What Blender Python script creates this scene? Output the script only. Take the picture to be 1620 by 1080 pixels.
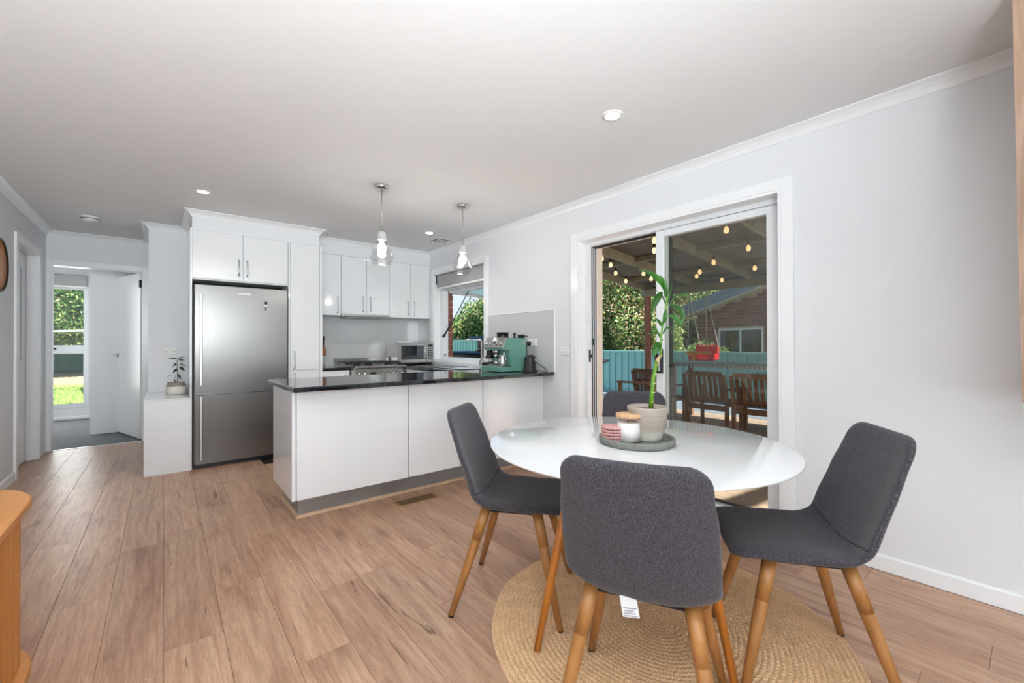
import bpy, bmesh, math, random
import numpy as np
from mathutils import Vector, Matrix
R_ = math.radians
PI = math.pi
rng = random.Random(7)
S = bpy.context.scene
C = S.collection
for o in list(bpy.data.objects): bpy.data.objects.remove(o)

# ------------------------------------------------------------------ camera, world, sun, exposure
EYE = 1.155
def cam_rot(yaw, pit, roll):
    cy, sy = math.cos(yaw), math.sin(yaw)
    R0 = Matrix(((1,0,0),(0,0,-1),(0,1,0)))
    Ry = Matrix(((cy,-sy,0),(sy,cy,0),(0,0,1)))
    cp, sp = math.cos(pit), math.sin(pit)
    Rx = Matrix(((1,0,0),(0,cp,-sp),(0,sp,cp)))
    cr, sr = math.cos(roll), math.sin(roll)
    Rz = Matrix(((cr,-sr,0),(sr,cr,0),(0,0,1)))
    return Rz @ Rx @ R0 @ Ry
Rc = cam_rot(.683979, -.005449, -.002549)
cd = bpy.data.cameras.new('camera'); cam = bpy.data.objects.new('camera', cd); C.objects.link(cam)
m3 = Matrix((Rc[0], -Rc[1], -Rc[2])).transposed()
cam.matrix_world = Matrix.Translation((0,0,EYE)) @ m3.to_4x4()
cd.sensor_width = 36; cd.lens = 676.755/1620*36; cd.clip_start = .02; cd.clip_end = 300
S.camera = cam
w = bpy.data.worlds.new('sky'); S.world = w; w.use_nodes = True
nt = w.node_tree; nt.nodes.clear()
# clear sky: pale at the horizon, deeper blue overhead, with thin soft cloud
tc = nt.nodes.new('ShaderNodeTexCoord'); sxz = nt.nodes.new('ShaderNodeSeparateXYZ'); nt.links.new(tc.outputs['Generated'], sxz.inputs[0])
sky = nt.nodes.new('ShaderNodeValToRGB'); nt.links.new(sxz.outputs[2], sky.inputs[0])
se = sky.color_ramp.elements; se[0].position = 0; se[0].color = (.66,.78,.93,1); se[1].position = 1; se[1].color = (.20,.38,.72,1)
e_ = se.new(.30); e_.color = (.42,.62,.90,1)
cn = nt.nodes.new('ShaderNodeTexNoise'); cn.inputs['Scale'].default_value = 3.2; cn.inputs['Detail'].default_value = 6; nt.links.new(tc.outputs['Generated'], cn.inputs['Vector'])
cr_ = nt.nodes.new('ShaderNodeValToRGB'); cr_.color_ramp.elements[0].position = .48; cr_.color_ramp.elements[0].color = (0,0,0,1); cr_.color_ramp.elements[1].position = .72; cr_.color_ramp.elements[1].color = (.7,.7,.7,1); nt.links.new(cn.outputs['Fac'], cr_.inputs[0])
mxs = nt.nodes.new('ShaderNodeMix'); mxs.data_type = 'RGBA'; nt.links.new(cr_.outputs[0], mxs.inputs[0]); nt.links.new(sky.outputs[0], mxs.inputs[6]); mxs.inputs[7].default_value = (.88,.91,.95,1)
bg = nt.nodes.new('ShaderNodeBackground'); bg.inputs[1].default_value = .62
ow = nt.nodes.new('ShaderNodeOutputWorld')
nt.links.new(mxs.outputs[2], bg.inputs[0]); nt.links.new(bg.outputs[0], ow.inputs[0])
def light(name, kind, loc, energy, color=(1,1,1), direction=None, **kw):
    d = bpy.data.lights.new(name, kind); d.energy = energy; d.color = color
    for k, v in kw.items(): setattr(d, k, v)
    o = bpy.data.objects.new(name, d); C.objects.link(o); o.location = loc
    if direction is not None: o.rotation_euler = Vector(direction).to_track_quat('-Z','Y').to_euler()
    return o
light('sun', 'SUN', (0,-5,8), 9.0, (1,.95,.88), (-.12,.78,-.60), angle=R_(.6))
# two added fill lamps imitate window daylight from the living end, behind the photographer
light('living_end_fill', 'AREA', (-1.0,-3.35,1.35), 54, (.89,.96,1), (.02,1,.02), shape='RECTANGLE', size=5.2, size_y=2.0)
light('living_side_fill', 'AREA', (-3.4,-1.3,1.35), 19, (.89,.96,1), (1,.15,.0), shape='RECTANGLE', size=3.4, size_y=1.9)
light('bedroom_daylight', 'AREA', (-1.7,9.3,1.3), 22, (.97,.985,1), (0,-1,-.1), shape='RECTANGLE', size=1.6, size_y=1.8)
S.view_settings.view_transform = 'Standard'; S.view_settings.look = 'None'
# photographer's flash bounced off the ceiling
light('bounced_flash', 'SPOT', (-.3,-.9,1.5), 380, (.87,.95,1), (.06,.75,.85), spot_size=R_(150), spot_blend=1.0, shadow_soft_size=.35)
S.view_settings.exposure = 0.93; S.view_settings.gamma = 1; S.view_settings.use_curve_mapping = False

# ------------------------------------------------------------------ materials
def lin(c):
    if isinstance(c, str): c = tuple(int(c[i:i+2],16)/255 for i in (0,2,4))
    return tuple((x/12.92 if x <= .04045 else ((x+.055)/1.055)**2.4) for x in c) + (1,)
class NT:
    def __init__(s, name):
        s.m = bpy.data.materials.new(name); s.m.use_nodes = True; s.t = s.m.node_tree
        s.t.nodes.clear(); s.out = s.n('ShaderNodeOutputMaterial'); s.b = s.n('ShaderNodeBsdfPrincipled')
        s.l(s.b.outputs[0], s.out.inputs[0])
    def n(s, k, **kw):
        x = s.t.nodes.new(k)
        for a, b in kw.items(): setattr(x, a, b)
        return x
    def l(s, a, b): s.t.links.new(a, b)
    def set(s, **kw):
        for k, v in kw.items(): s.b.inputs[k.replace('_',' ')].default_value = v
    def coord(s, scale=(1,1,1), kind='Object'):
        if kind == 'World': o = s.n('ShaderNodeNewGeometry').outputs['Position']
        else: o = s.n('ShaderNodeTexCoord').outputs[kind]
        mp = s.n('ShaderNodeMapping'); mp.inputs['Scale'].default_value = scale; s.l(o, mp.inputs[0]); return mp.outputs[0]
    def noise(s, vec, scale, detail=4, rough=.55, dist=0):
        x = s.n('ShaderNodeTexNoise'); x.inputs['Scale'].default_value = scale; x.inputs['Detail'].default_value = detail
        x.inputs['Roughness'].default_value = rough; x.inputs['Distortion'].default_value = dist; s.l(vec, x.inputs['Vector']); return x.outputs['Fac']
    def ramp(s, fac, stops, interp='LINEAR'):
        r = s.n('ShaderNodeValToRGB'); r.color_ramp.interpolation = interp; e = r.color_ramp.elements
        e[0].position, e[0].color = stops[0][0], stops[0][1]; e[1].position, e[1].color = stops[-1][0], stops[-1][1]
        for p, c in stops[1:-1]:
            x = e.new(p); x.color = c
        s.l(fac, r.inputs[0]); return r.outputs[0]
    def mix(s, a, b, fac, mode='MIX'):
        x = s.n('ShaderNodeMix', data_type='RGBA', blend_type=mode)
        for i, v in ((6,a),(7,b),(0,fac)):
            if hasattr(v,'links'): s.l(v, x.inputs[i])
            else: x.inputs[i].default_value = v
        return x.outputs[2]
    def bump(s, h, strength=.3, dist=.002):
        b = s.n('ShaderNodeBump'); b.inputs['Strength'].default_value = strength; b.inputs['Distance'].default_value = dist
        s.l(h, b.inputs['Height']); s.l(b.outputs[0], s.b.inputs['Normal'])
    def rnd(s): return s.n('ShaderNodeObjectInfo').outputs['Random']
def plain(name, col, rough=.5, metal=0, var=.04, scale=18, bump=0, **kw):
    s = NT(name); c = lin(col)
    v = s.coord(); f = s.noise(v, scale)
    lo = tuple(x*(1-var) for x in c[:3])+(1,); hi = tuple(min(1,x*(1+var)) for x in c[:3])+(1,)
    s.l(s.ramp(f, [(.3,lo),(.7,hi)]), s.b.inputs['Base Color'])
    s.set(Roughness=rough, Metallic=metal)
    for k, x in kw.items(): s.b.inputs[k.replace('_',' ')].default_value = x
    if bump: s.bump(f, bump)
    return s.m
def wood(name, cols, scale=(40,2,40), rough=.45, kind='Object', rndv=0, bump=.12, dist=.6, nscale=1):
    s = NT(name); v = s.coord(scale, kind)
    if rndv:
        a = s.n('ShaderNodeVectorMath', operation='ADD'); m = s.n('ShaderNodeVectorMath', operation='SCALE')
        cx = s.n('ShaderNodeCombineXYZ'); r = s.rnd()
        for i in range(3): s.l(r, cx.inputs[i])
        m.inputs['Scale'].default_value = 57.3; s.l(cx.outputs[0], m.inputs[0]); s.l(v, a.inputs[0]); s.l(m.outputs[0], a.inputs[1]); v = a.outputs[0]
    f = s.noise(v, nscale, 6, .6, dist)
    col = s.ramp(f, [(.25,lin(cols[0])),(.5,lin(cols[1])),(.75,lin(cols[2]))])
    if rndv:
        hr = s.ramp(s.rnd(), [(0,(1-rndv,)*3+(1,)),(1,(1,)*3+(1,))]); col = s.mix(col, hr, 1.0, 'MULTIPLY')
    s.l(col, s.b.inputs['Base Color']); s.set(Roughness=rough); s.bump(f, bump, .001)
    return s.m
M = {}
M['wall'] = plain('painted_wall', 'e2e3e5', .55, var=.008, scale=3)
M['ceil'] = plain('ceiling_paint', 'eaeaea', .7, var=.006, scale=3)
M['trim'] = plain('gloss_trim_paint', 'eeeff0', .28, var=.005)
M['alu'] = plain('white_aluminium', 'e6e8ea', .32, var=.01)
M['gloss'] = plain('gloss_white_cabinet', 'e9eaeb', .07, var=.004, scale=4, Coat_Weight=.4, Coat_Roughness=.03)
M['satin'] = plain('satin_white_panel', 'e4e5e6', .35, var=.006)
M['black'] = plain('black_plastic', '151517', .35, var=.1)
M['rubber'] = plain('black_rubber', '0f0f10', .7, var=.1)
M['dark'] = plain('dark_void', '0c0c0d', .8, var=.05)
M['white'] = plain('white_plastic', 'ebebea', .3, var=.01)
M['chrome'] = plain('chrome', 'd8d8d8', .08, 1, var=.02)
M['nickel'] = plain('brushed_nickel', 'b4b4b2', .28, 1, var=.05)
M['grey_fabric'] = plain('blind_fabric', 'a9a9a9', .9, var=.06, scale=400, bump=.1)
M['brass'] = plain('vent_metal', 'b8926a', .4, .6, var=.1)
M['moulding'] = plain('pale_timber_bead', 'cfae8e', .5, var=.08)
M['kick'] = plain('brushed_kickboard', 'a4a8ab', .32, .75, var=.05, scale=8)
M['table'] = plain('satin_white_tabletop', 'dfe0e1', .10, var=.004, Coat_Weight=.5, Coat_Roughness=.03)
M['concrete'] = plain('grey_concrete', '767771', .8, var=.18, scale=60, bump=.15)
M['mint'] = plain('eucalyptus_enamel', '65998a', .28, var=.03)
M['pink'] = plain('pink_coaster', 'c4908c', .8, var=.22, scale=120)
M['wax'] = plain('white_candle_wax', 'f6f2ee', .4, var=.02)
M['soil'] = plain('potting_soil', '3a2419', .95, var=.6, scale=150, bump=.6)
M['teal'] = plain('teal_steel_fence', '83b8b4', .45, var=.05, scale=1.2)
M['deepteal'] = plain('deep_green_steel_fence', '2f6a62', .5, var=.1, scale=1.2)
M['olive'] = plain('pergola_beam_paint', '8f8b76', .6, var=.15, scale=6)
M['roofdark'] = plain('pergola_sheeting', '67635a', .7, var=.2, scale=4)
M['bluegrey'] = plain('blue_grey_metal', '76869a', .4, var=.06, scale=3)
M['beige'] = plain('cream_render', 'd9cdbf', .7, var=.04)
M['red'] = plain('red_plastic', 'd81f2b', .35, var=.04)
M['orange'] = plain('orange_plastic', 'ff9d14', .35, var=.04)
M['rope'] = plain('white_rope', 'e5e5e5', .8, var=.1, scale=200)
M['navy'] = plain('navy_cover', '1d4268', .7, var=.12, scale=20)
M['tan'] = plain('tan_cloth', '8f8069', .8, var=.1)
M['disc'] = wood('amber_timber_disc', ('c4731a','d88824','e39a38'), (6,60,3), .4)
M['leafdark'] = plain('rubber_plant_leaf', '20291f', .35, var=.2)
M['speckle'] = plain('speckled_glaze', 'd8d4c9', .5, var=.08, scale=260)
M['ceram_taupe'] = plain('taupe_ceramic_band', '8d8378', .6, var=.08)
M['paper'] = plain('care_tag_paper', 'e8ebee', .7, var=.02)
M['ink'] = plain('tag_print', '8d959d', .7, var=.05)
M['cream'] = plain('cream_power_point', 'dcdcd4', .4, var=.01)
M['nozzle'] = plain('grey_porcelain_holder', 'bcbcbc', .6, var=.05)

def emis(name, col, st):
    s = NT(name); s.set(Base_Color=lin(col), Roughness=.3); s.b.inputs['Emission Color'].default_value = lin(col); s.b.inputs['Emission Strength'].default_value = st
    return s.m
M['glow'] = emis('downlight_lens', 'fffdf8', 12)
M['bulb'] = emis('pendant_globe_glow', 'fffcf5', 3)
M['warm'] = emis('festoon_filament_glow', 'ffc890', 1.1)
def glass(name, tint, refl=1.0, rough=0):
    s = NT(name); s.t.nodes.remove(s.b)
    tr = s.n('ShaderNodeBsdfTransparent'); tr.inputs[0].default_value = lin(tint)
    gl = s.n('ShaderNodeBsdfGlossy'); gl.inputs['Roughness'].default_value = rough; gl.inputs[0].default_value = (1,1,1,1)
    fr = s.n('ShaderNodeLayerWeight'); fr.inputs[0].default_value = .5      # thin sheet: Schlick fresnel, both sides alike
    pw = s.n('ShaderNodeMath', operation='POWER'); pw.inputs[1].default_value = 5; s.l(fr.outputs['Facing'], pw.inputs[0])
    mu = s.n('ShaderNodeMath', operation='MULTIPLY_ADD'); mu.inputs[1].default_value = .9*refl; mu.inputs[2].default_value = .05*refl; s.l(pw.outputs[0], mu.inputs[0])
    mx = s.n('ShaderNodeMixShader'); s.l(mu.outputs[0], mx.inputs[0]); s.l(tr.outputs[0], mx.inputs[1]); s.l(gl.outputs[0], mx.inputs[2])
    s.l(mx.outputs[0], s.out.inputs[0]); return s.m
M['glass'] = glass('window_glass', 'f4f8f6', .9)
M['tinted'] = glass('tinted_door_glass', 'eef0ee', .8)
M['shade_glass'] = glass('lamp_shade_glass', 'f2f2f2', .8)
M['jar_glass'] = glass('clear_jar_glass', 'ffffff', .5)
M['hglass'] = glass('house_window_glass', 'a8b4b4', 1.2)

def mk_floor():
    s = NT('oak_laminate'); base = s.coord((1,1,1), 'World'); r = s.rnd()
    cx = s.n('ShaderNodeCombineXYZ'); s.l(r, cx.inputs[0]); s.l(r, cx.inputs[1]); s.l(r, cx.inputs[2])
    m = s.n('ShaderNodeVectorMath', operation='SCALE'); m.inputs['Scale'].default_value = 91.7; s.l(cx.outputs[0], m.inputs[0])
    a = s.n('ShaderNodeVectorMath', operation='ADD'); s.l(base, a.inputs[0]); s.l(m.outputs[0], a.inputs[1])
    def mp(sc):
        x = s.n('ShaderNodeMapping'); x.inputs['Scale'].default_value = sc; s.l(a.outputs[0], x.inputs[0]); return x.outputs[0]
    fine = s.noise(mp((150,7,1)), 1, 4, .6)
    grain = s.noise(mp((11,.9,1)), 1.3, 5, .6, 1.5)
    broad = s.noise(mp((3.5,.9,1)), 1, 3, .5, .4)
    col = s.ramp(grain, [(.25,lin('9c7a63')),(.40,lin('bd977d')),(.58,lin('cba68b')),(.78,lin('dab79d'))])
    col = s.mix(col, s.ramp(broad, [(.3,lin('d3bcb0')),(.5,(1,1,1,1)),(.75,lin('faeee4'))]), .75, 'MULTIPLY')
    col = s.mix(col, s.ramp(fine, [(.3,(.62,.57,.54,1)),(.6,(1,1,1,1))]), .5, 'MULTIPLY')
    # growth-ring figure, cracks and knots
    wv = s.n('ShaderNodeTexWave', wave_type='BANDS', bands_direction='X'); wv.inputs['Scale'].default_value = 1.0; wv.inputs['Distortion'].default_value = 14; wv.inputs['Detail'].default_value = 2; wv.inputs['Detail Scale'].default_value = .8
    s.l(mp((7.5,.8,1)), wv.inputs['Vector'])
    col = s.mix(col, s.ramp(wv.outputs['Fac'], [(.0,(.84,.81,.79,1)),(.35,(1,1,1,1)),(1,(1.02,1.02,1.02,1))]), .55, 'MULTIPLY')
    pore = s.noise(mp((330,16,1)), 1, 2, .5)
    col = s.mix(col, s.ramp(pore, [(.34,(.62,.57,.54,1)),(.46,(1,1,1,1)),(.72,(1.1,1.08,1.06,1))]), .5, 'MULTIPLY')
    cr = s.noise(mp((24,1.6,1)), .8, 2, .5, 1.6)
    col = s.mix(col, s.ramp(cr, [(.262,(.28,.22,.19,1)),(.292,(1,1,1,1))]), .85, 'MULTIPLY')
    kn = s.n('ShaderNodeTexVoronoi', feature='F1'); kn.inputs['Scale'].default_value = 1.0; s.l(mp((3.6,.9,1)), kn.inputs['Vector'])
    col = s.mix(col, s.ramp(kn.outputs['Distance'], [(.0,(.30,.24,.2,1)),(.035,(.52,.45,.40,1)),(.11,(.86,.83,.80,1)),(.2,(1,1,1,1))]), .8, 'MULTIPLY')
    col = s.mix(col, s.ramp(r, [(0,(.86,.84,.82,1)),(.5,(.96,.94,.93,1)),(1,(1.06,1.03,1.0,1))]), 1, 'MULTIPLY')
    s.l(col, s.b.inputs['Base Color'])
    rr = s.ramp(fine, [(.3,(.42,)*3+(1,)),(.7,(.32,)*3+(1,))]); s.l(rr, s.b.inputs['Roughness']); s.bump(fine, .12, .0006)
    return s.m
M['floor'] = mk_floor()
M['deck'] = wood('deck_timber', ('b09684','ccb09c','dcc3af'), (20,1.2,1), .6, 'World', .2, .2, .8)
M['oak'] = wood('honey_oak', ('b87434','cf8b48','dd9d5c'), (60,60,2.0), .4, 'World', 0, .08, .5)
M['oaktop'] = wood('honey_oak_top', ('c8803c','d8924c','e3a464'), (30,4,3), .36, 'World', 0, .06, .6)
M['beech'] = wood('beech_leg', ('8a5b2e','a06d3a','b07c48'), (30,30,3), .38, 'Object', 0, .05, .4)
M['teak_leg'] = wood('orange_oak_leg', ('a05f22','b56e2a','c27c36'), (30,30,3), .35, 'Object', 0, .05, .4)
M['greyoak'] = wood('weathered_oak_panel', ('8d725e','a98b74','bb9f88'), (8,30,2), .5, 'World', 0, .1, 1.2)
M['outwood'] = wood('weathered_hardwood', ('6b4d39','957055','b8927a'), (30,30,4), .6, 'Object', .35, .2, .8)
M['post'] = wood('stained_post', ('7a4a33','99614a','b57c5e'), (20,20,2), .55, 'Object', 0, .15, .8)
M['cork'] = plain('cork_wood_lid', 'caa078', .6, var=.18, scale=90)
M['knifewood'] = plain('knife_block_wood', '96592f', .45, var=.1)

def mk_fabric(name, a, b, c):
    s = NT(name); v1 = s.coord((950,170,170)); v2 = s.coord((150,900,900))
    n1 = s.noise(v1, 1, 2); n2 = s.noise(v2, 1, 2)
    f = s.mix(n1, n2, .3)
    col = s.ramp(f, [(.36,lin(a)),(.5,lin(b)),(.64,lin(c))]); s.l(col, s.b.inputs['Base Color'])
    s.set(Roughness=.92); s.b.inputs['Sheen Weight'].default_value = .18; s.b.inputs['Sheen Roughness'].default_value = .5
    s.b.inputs['Specular IOR Level'].default_value = .15
    s.bump(f, .25, .0012); return s.m
M['fabric'] = mk_fabric('charcoal_melange_fabric', '2b282c', '403d42', '605d64')
M['seam'] = plain('dark_seam_thread', '2b292d', .9, var=.1)

def mk_granite():
    s = NT('black_granite'); v = s.coord((1,1,1), 'World')
    vo = s.n('ShaderNodeTexVoronoi', feature='F1'); vo.inputs['Scale'].default_value = 240; s.l(v, vo.inputs['Vector'])
    n = s.noise(v, 60, 5)
    col = s.ramp(n, [(.35,lin('0c0d10')),(.6,lin('1c1f25')),(.72,lin('3a4048'))])
    sp = s.ramp(vo.outputs['Distance'], [(.0,(1,1,1,1)),(.16,(0,0,0,1))]); g = s.n('ShaderNodeMath', operation='MULTIPLY')
    n2 = s.noise(v, 95, 2); t = s.ramp(n2, [(.50,(0,0,0,1)),(.54,(1,1,1,1))]); s.l(sp, g.inputs[0]); s.l(t, g.inputs[1])
    col = s.mix(col, lin('d5dade'), g.outputs[0]); s.l(col, s.b.inputs['Base Color']); s.set(Roughness=.06); s.b.inputs['Specular IOR Level'].default_value = .7
    return s.m
M['granite'] = mk_granite()
def mk_steel(name, col, rough, axis=(1,1,220)):
    s = NT(name); v = s.coord(axis); f = s.noise(v, 1, 3)
    s.l(s.ramp(f, [(.3,tuple(x*.93 for x in lin(col)[:3])+(1,)),(.7,lin(col))]), s.b.inputs['Base Color'])
    s.set(Metallic=1.0, Roughness=rough); s.b.inputs['Anisotropic'].default_value = .6; s.bump(f, .03, .0005); return s.m
M['steel'] = mk_steel('brushed_steel', '7c7a78', .30, (220,220,2))
M['steel2'] = mk_steel('appliance_steel', 'c0bdb8', .26, (3,3,200))
M['sinksteel'] = mk_steel('sink_steel', 'cfd2d4', .16)
def mk_jute():
    s = NT('braided_jute'); v = s.coord((1,1,1), 'World'); n = s.noise(v, 170, 4, .7); n2 = s.noise(v, 14, 3)
    col = s.ramp(n, [(.3,lin('b58a62')),(.5,lin('e0b78c')),(.72,lin('f6dcb8'))])
    col = s.mix(col, s.ramp(n2, [(.3,(.82,.78,.74,1)),(.7,(1.05,1.03,1,1))]), .8, 'MULTIPLY')
    s.l(col, s.b.inputs['Base Color']); s.set(Roughness=.9); s.bump(n, .6, .002); return s.m
M['jute'] = mk_jute()
def mk_carpet():
    s = NT('charcoal_carpet'); v = s.coord((1,1,1), 'World'); n = s.noise(v, 110, 4, .8); n2 = s.noise(v, 12, 3)
    col = s.ramp(n, [(.3,lin('47484a')),(.7,lin('96979a'))]); col = s.mix(col, s.ramp(n2, [(.3,(.8,.8,.8,1)),(.7,(1,1,1,1))]), .7, 'MULTIPLY')
    s.l(col, s.b.inputs['Base Color']); s.set(Roughness=1); s.bump(n, .8, .006); return s.m
M['carpet'] = mk_carpet()
def mk_brick():
    s = NT('house_brick'); v = s.coord((1,1,1), 'World'); n = s.noise(v, 28, 4)
    col = s.ramp(s.rnd(), [(0,lin('7d5045')),(.4,lin('8f5d50')),(.75,lin('a06c5a')),(1,lin('6b4842'))])
    col = s.mix(col, s.ramp(n, [(.3,(.8,.8,.8,1)),(.7,(1.08,1.08,1.08,1))]), .7, 'MULTIPLY'); s.l(col, s.b.inputs['Base Color']); s.set(Roughness=.85); s.bump(n, .3, .004); return s.m
M['brick'] = mk_brick()
M['mortar'] = plain('mortar', 'c4b3a8', .9, var=.1, scale=30)
def mk_leaf(name, cols, tr=.35):
    s = NT(name); v = s.coord((1,1,1), 'World'); n = s.noise(v, 9, 3)
    col = s.ramp(n, [(.3,lin(cols[0])),(.5,lin(cols[1])),(.7,lin(cols[2]))])
    s.t.nodes.remove(s.b)
    d = s.n('ShaderNodeBsdfPrincipled'); d.inputs['Roughness'].default_value = .45; s.l(col, d.inputs['Base Color'])
    t = s.n('ShaderNodeBsdfTranslucent'); s.l(col, t.inputs[0]); mx = s.n('ShaderNodeMixShader'); mx.inputs[0].default_value = tr
    s.l(d.outputs[0], mx.inputs[1]); s.l(t.outputs[0], mx.inputs[2]); s.l(mx.outputs[0], s.out.inputs[0]); return s.m
M['leaf1'] = mk_leaf('hedge_leaf', ('446f38','6c9150','9fb572'))
M['leaf2'] = mk_leaf('hedge_leaf_dark', ('22442a','386038','557f46'))
M['leaf3'] = mk_leaf('hedge_leaf_bright', ('9db35a','c2cd84','e6dfb4'))
M['leaf4'] = mk_leaf('hedge_leaf_ruddy', ('8a5f4a','c39a82','e2c8b4'))
M['bamboo_leaf'] = mk_leaf('bamboo_leaf', ('1e4a0e','2c6216','437a26'), .25)
M['stalk'] = plain('bamboo_stalk', '5b8a1e', .35, var=.2, scale=30)
M['stemring'] = plain('bamboo_ring', 'c3bd76', .5, var=.1)
M['husk'] = plain('dry_husk', 'c8a782', .8, var=.2)
M['bark'] = plain('bark', '4a3d30', .9, var=.3, scale=30, bump=.5)
M['grass'] = plain('lawn_grass', '8cab4e', .9, var=.45, scale=30, bump=.5)
M['blade'] = mk_leaf('grass_blade', ('7d9a4c','9db268','bcc88a'), .3)
M['mulch'] = plain('wood_mulch', 'c5a083', .95, var=.4, scale=25, bump=.6)
M['patio'] = plain('grey_concrete_patio','8a93a0',.85,var=.12,scale=5)
M['ground'] = plain('garden_ground', '8a8a70', .95, var=.3, scale=8)
def mk_potglaze():
    s = NT('taupe_ombre_glaze'); tc = s.n('ShaderNodeTexCoord'); sx = s.n('ShaderNodeSeparateXYZ'); s.l(tc.outputs['Object'], sx.inputs[0])
    n = s.noise(s.coord((4,4,160)), 1, 3)
    z = s.n('ShaderNodeMath', operation='MULTIPLY_ADD'); z.inputs[1].default_value = 7; z.inputs[2].default_value = 0; s.l(sx.outputs[2], z.inputs[0])
    col = s.ramp(z.outputs[0], [(.0,lin('d6d3cc')),(.16,lin('cfcbc2')),(.36,lin('a3968a')),(.9,lin('a89b8f'))])
    col = s.mix(col, s.ramp(n, [(.35,(.86,.84,.82,1)),(.6,(1.03,1.03,1.03,1))]), .8, 'MULTIPLY')
    s.l(col, s.b.inputs['Base Color']); s.set(Roughness=.6); s.bump(n, .3, .002); return s.m
M['potglaze'] = mk_potglaze()

# ------------------------------------------------------------------ mesh helpers
WL = {}
class MB:
    def __init__(s): s.bm = bmesh.new(); s.sm = False
    def _mark(s): s.bm.verts.ensure_lookup_table(); return len(s.bm.verts)
    def box(s, x0, y0, z0, x1, y1, z1, bev=0, seg=1, rot=None):
        b2 = bmesh.new(); bmesh.ops.create_cube(b2, size=1)
        sx, sy, sz = abs(x1-x0), abs(y1-y0), abs(z1-z0)
        for v in b2.verts: v.co = Vector((v.co.x*sx, v.co.y*sy, v.co.z*sz))
        if bev: bmesh.ops.bevel(b2, geom=b2.edges[:], offset=min(bev, min(sx,sy,sz)*.49), segments=seg, affect='EDGES', profile=.5)
        c = Vector(((x0+x1)/2, (y0+y1)/2, (z0+z1)/2))
        for v in b2.verts: v.co = (rot @ v.co if rot else v.co) + c
        s.merge(b2); return s
    def merge(s, b2):
        mp = {}
        for v in b2.verts: mp[v] = s.bm.verts.new(v.co)
        for f in b2.faces:
            try:
                nf = s.bm.faces.new([mp[v] for v in f.verts]); nf.smooth = f.smooth
            except ValueError: pass
        b2.free()
    def tube(s, pts, rad, n=10, cap=True, smooth=True):
        pts = [Vector(p) for p in pts]; rr = rad if isinstance(rad, (list,tuple)) else [rad]*len(pts)
        rings = []; ref = None
        for i, p in enumerate(pts):
            t = (pts[min(i+1,len(pts)-1)] - pts[max(i-1,0)]).normalized()
            if ref is None: ref = Vector((0,0,1)) if abs(t.z) < .9 else Vector((1,0,0))
            a = t.cross(ref).normalized(); b = a.cross(t).normalized(); ref = b
            rings.append([s.bm.verts.new(p + (a*math.cos(q*2*PI/n) + b*math.sin(q*2*PI/n))*rr[i]) for q in range(n)])
        for i in range(len(rings)-1):
            for q in range(n):
                f = s.bm.faces.new((rings[i][q], rings[i][(q+1)%n], rings[i+1][(q+1)%n], rings[i+1][q])); f.smooth = smooth
        if cap:
            s.bm.faces.new(rings[0][::-1]); s.bm.faces.new(rings[-1])
        return s
    def lathe(s, prof, c=(0,0,0), n=32, smooth=True, close=False, facet=False):
        c = Vector(c); rings = []
        for r, z in prof:
            if r < 1e-6: rings.append([s.bm.verts.new(c+Vector((0,0,z)))])
            else: rings.append([s.bm.verts.new(c+Vector((r*math.cos(q*2*PI/n), r*math.sin(q*2*PI/n), z))) for q in range(n)])
        for i in range(len(rings)-1):
            A, B = rings[i], rings[i+1]
            for q in range(n):
                k = (q+1) % n
                if len(A) == 1 and len(B) == 1: continue
                if len(A) == 1: f = s.bm.faces.new((A[0], B[k], B[q]))
                elif len(B) == 1: f = s.bm.faces.new((A[q], A[k], B[0]))
                else: f = s.bm.faces.new((A[q], A[k], B[k], B[q]))
                f.smooth = smooth and not facet
        return s
    def prism(s, poly, axis, a, b):
        """poly in the two other axes; axis 0,1,2; from a to b"""
        def co(p, t):
            q = list(p); q.insert(axis, t); return q
        A = [s.bm.verts.new(co(p,a)) for p in poly]; B = [s.bm.verts.new(co(p,b)) for p in poly]
        n = len(poly)
        for i in range(n): s.bm.faces.new((A[i], A[(i+1)%n], B[(i+1)%n], B[i]))
        s.bm.faces.new(A[::-1]); s.bm.faces.new(B); return s
    def grid(s, P, smooth=True):
        V = [[s.bm.verts.new(p) for p in row] for row in P]
        for i in range(len(V)-1):
            for j in range(len(V[0])-1):
                f = s.bm.faces.new((V[i][j], V[i+1][j], V[i+1][j+1], V[i][j+1])); f.smooth = smooth
        return s
    def tri(s, *pts):
        s.bm.faces.new([s.bm.verts.new(p) for p in pts]); return s
    def build(s, name, mat, parent=None, world=True, mods=None):
        bmesh.ops.recalc_face_normals(s.bm, faces=s.bm.faces[:])
        if world:
            if parent is not None: off = WL[parent]
            else:
                xs = [v.co for v in s.bm.verts]; off = Vector(((min(v.x for v in xs)+max(v.x for v in xs))/2, (min(v.y for v in xs)+max(v.y for v in xs))/2, min(v.z for v in xs)))
            for v in s.bm.verts: v.co -= off
        me = bpy.data.meshes.new(name); s.bm.to_mesh(me); s.bm.free()
        me.materials.append(M[mat] if isinstance(mat, str) else mat)
        o = bpy.data.objects.new(name, me); C.objects.link(o)
        if parent is not None: o.parent = parent; WL[o] = WL[parent]
        elif world: o.location = off; WL[o] = off.copy()
        else: WL[o] = Vector((0,0,0))
        return o
def ring4(m, axis, t0, t1, a0, a1, z0, z1, l, r, t, b, bev=0):
    """four bars round an opening, butted so that no faces coincide"""
    def B_(p0, p1, q0, q1):
        if axis == 0: m.box(t0,p0,q0,t1,p1,q1,bev=bev)
        else: m.box(p0,t0,q0,p1,t1,q1,bev=bev)
    B_(a0,a0+l,z0,z1); B_(a1-r,a1,z0,z1)
    if t: B_(a0+l,a1-r,z1-t,z1)
    if b: B_(a0+l,a1-r,z0,z0+b)
    return m
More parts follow.
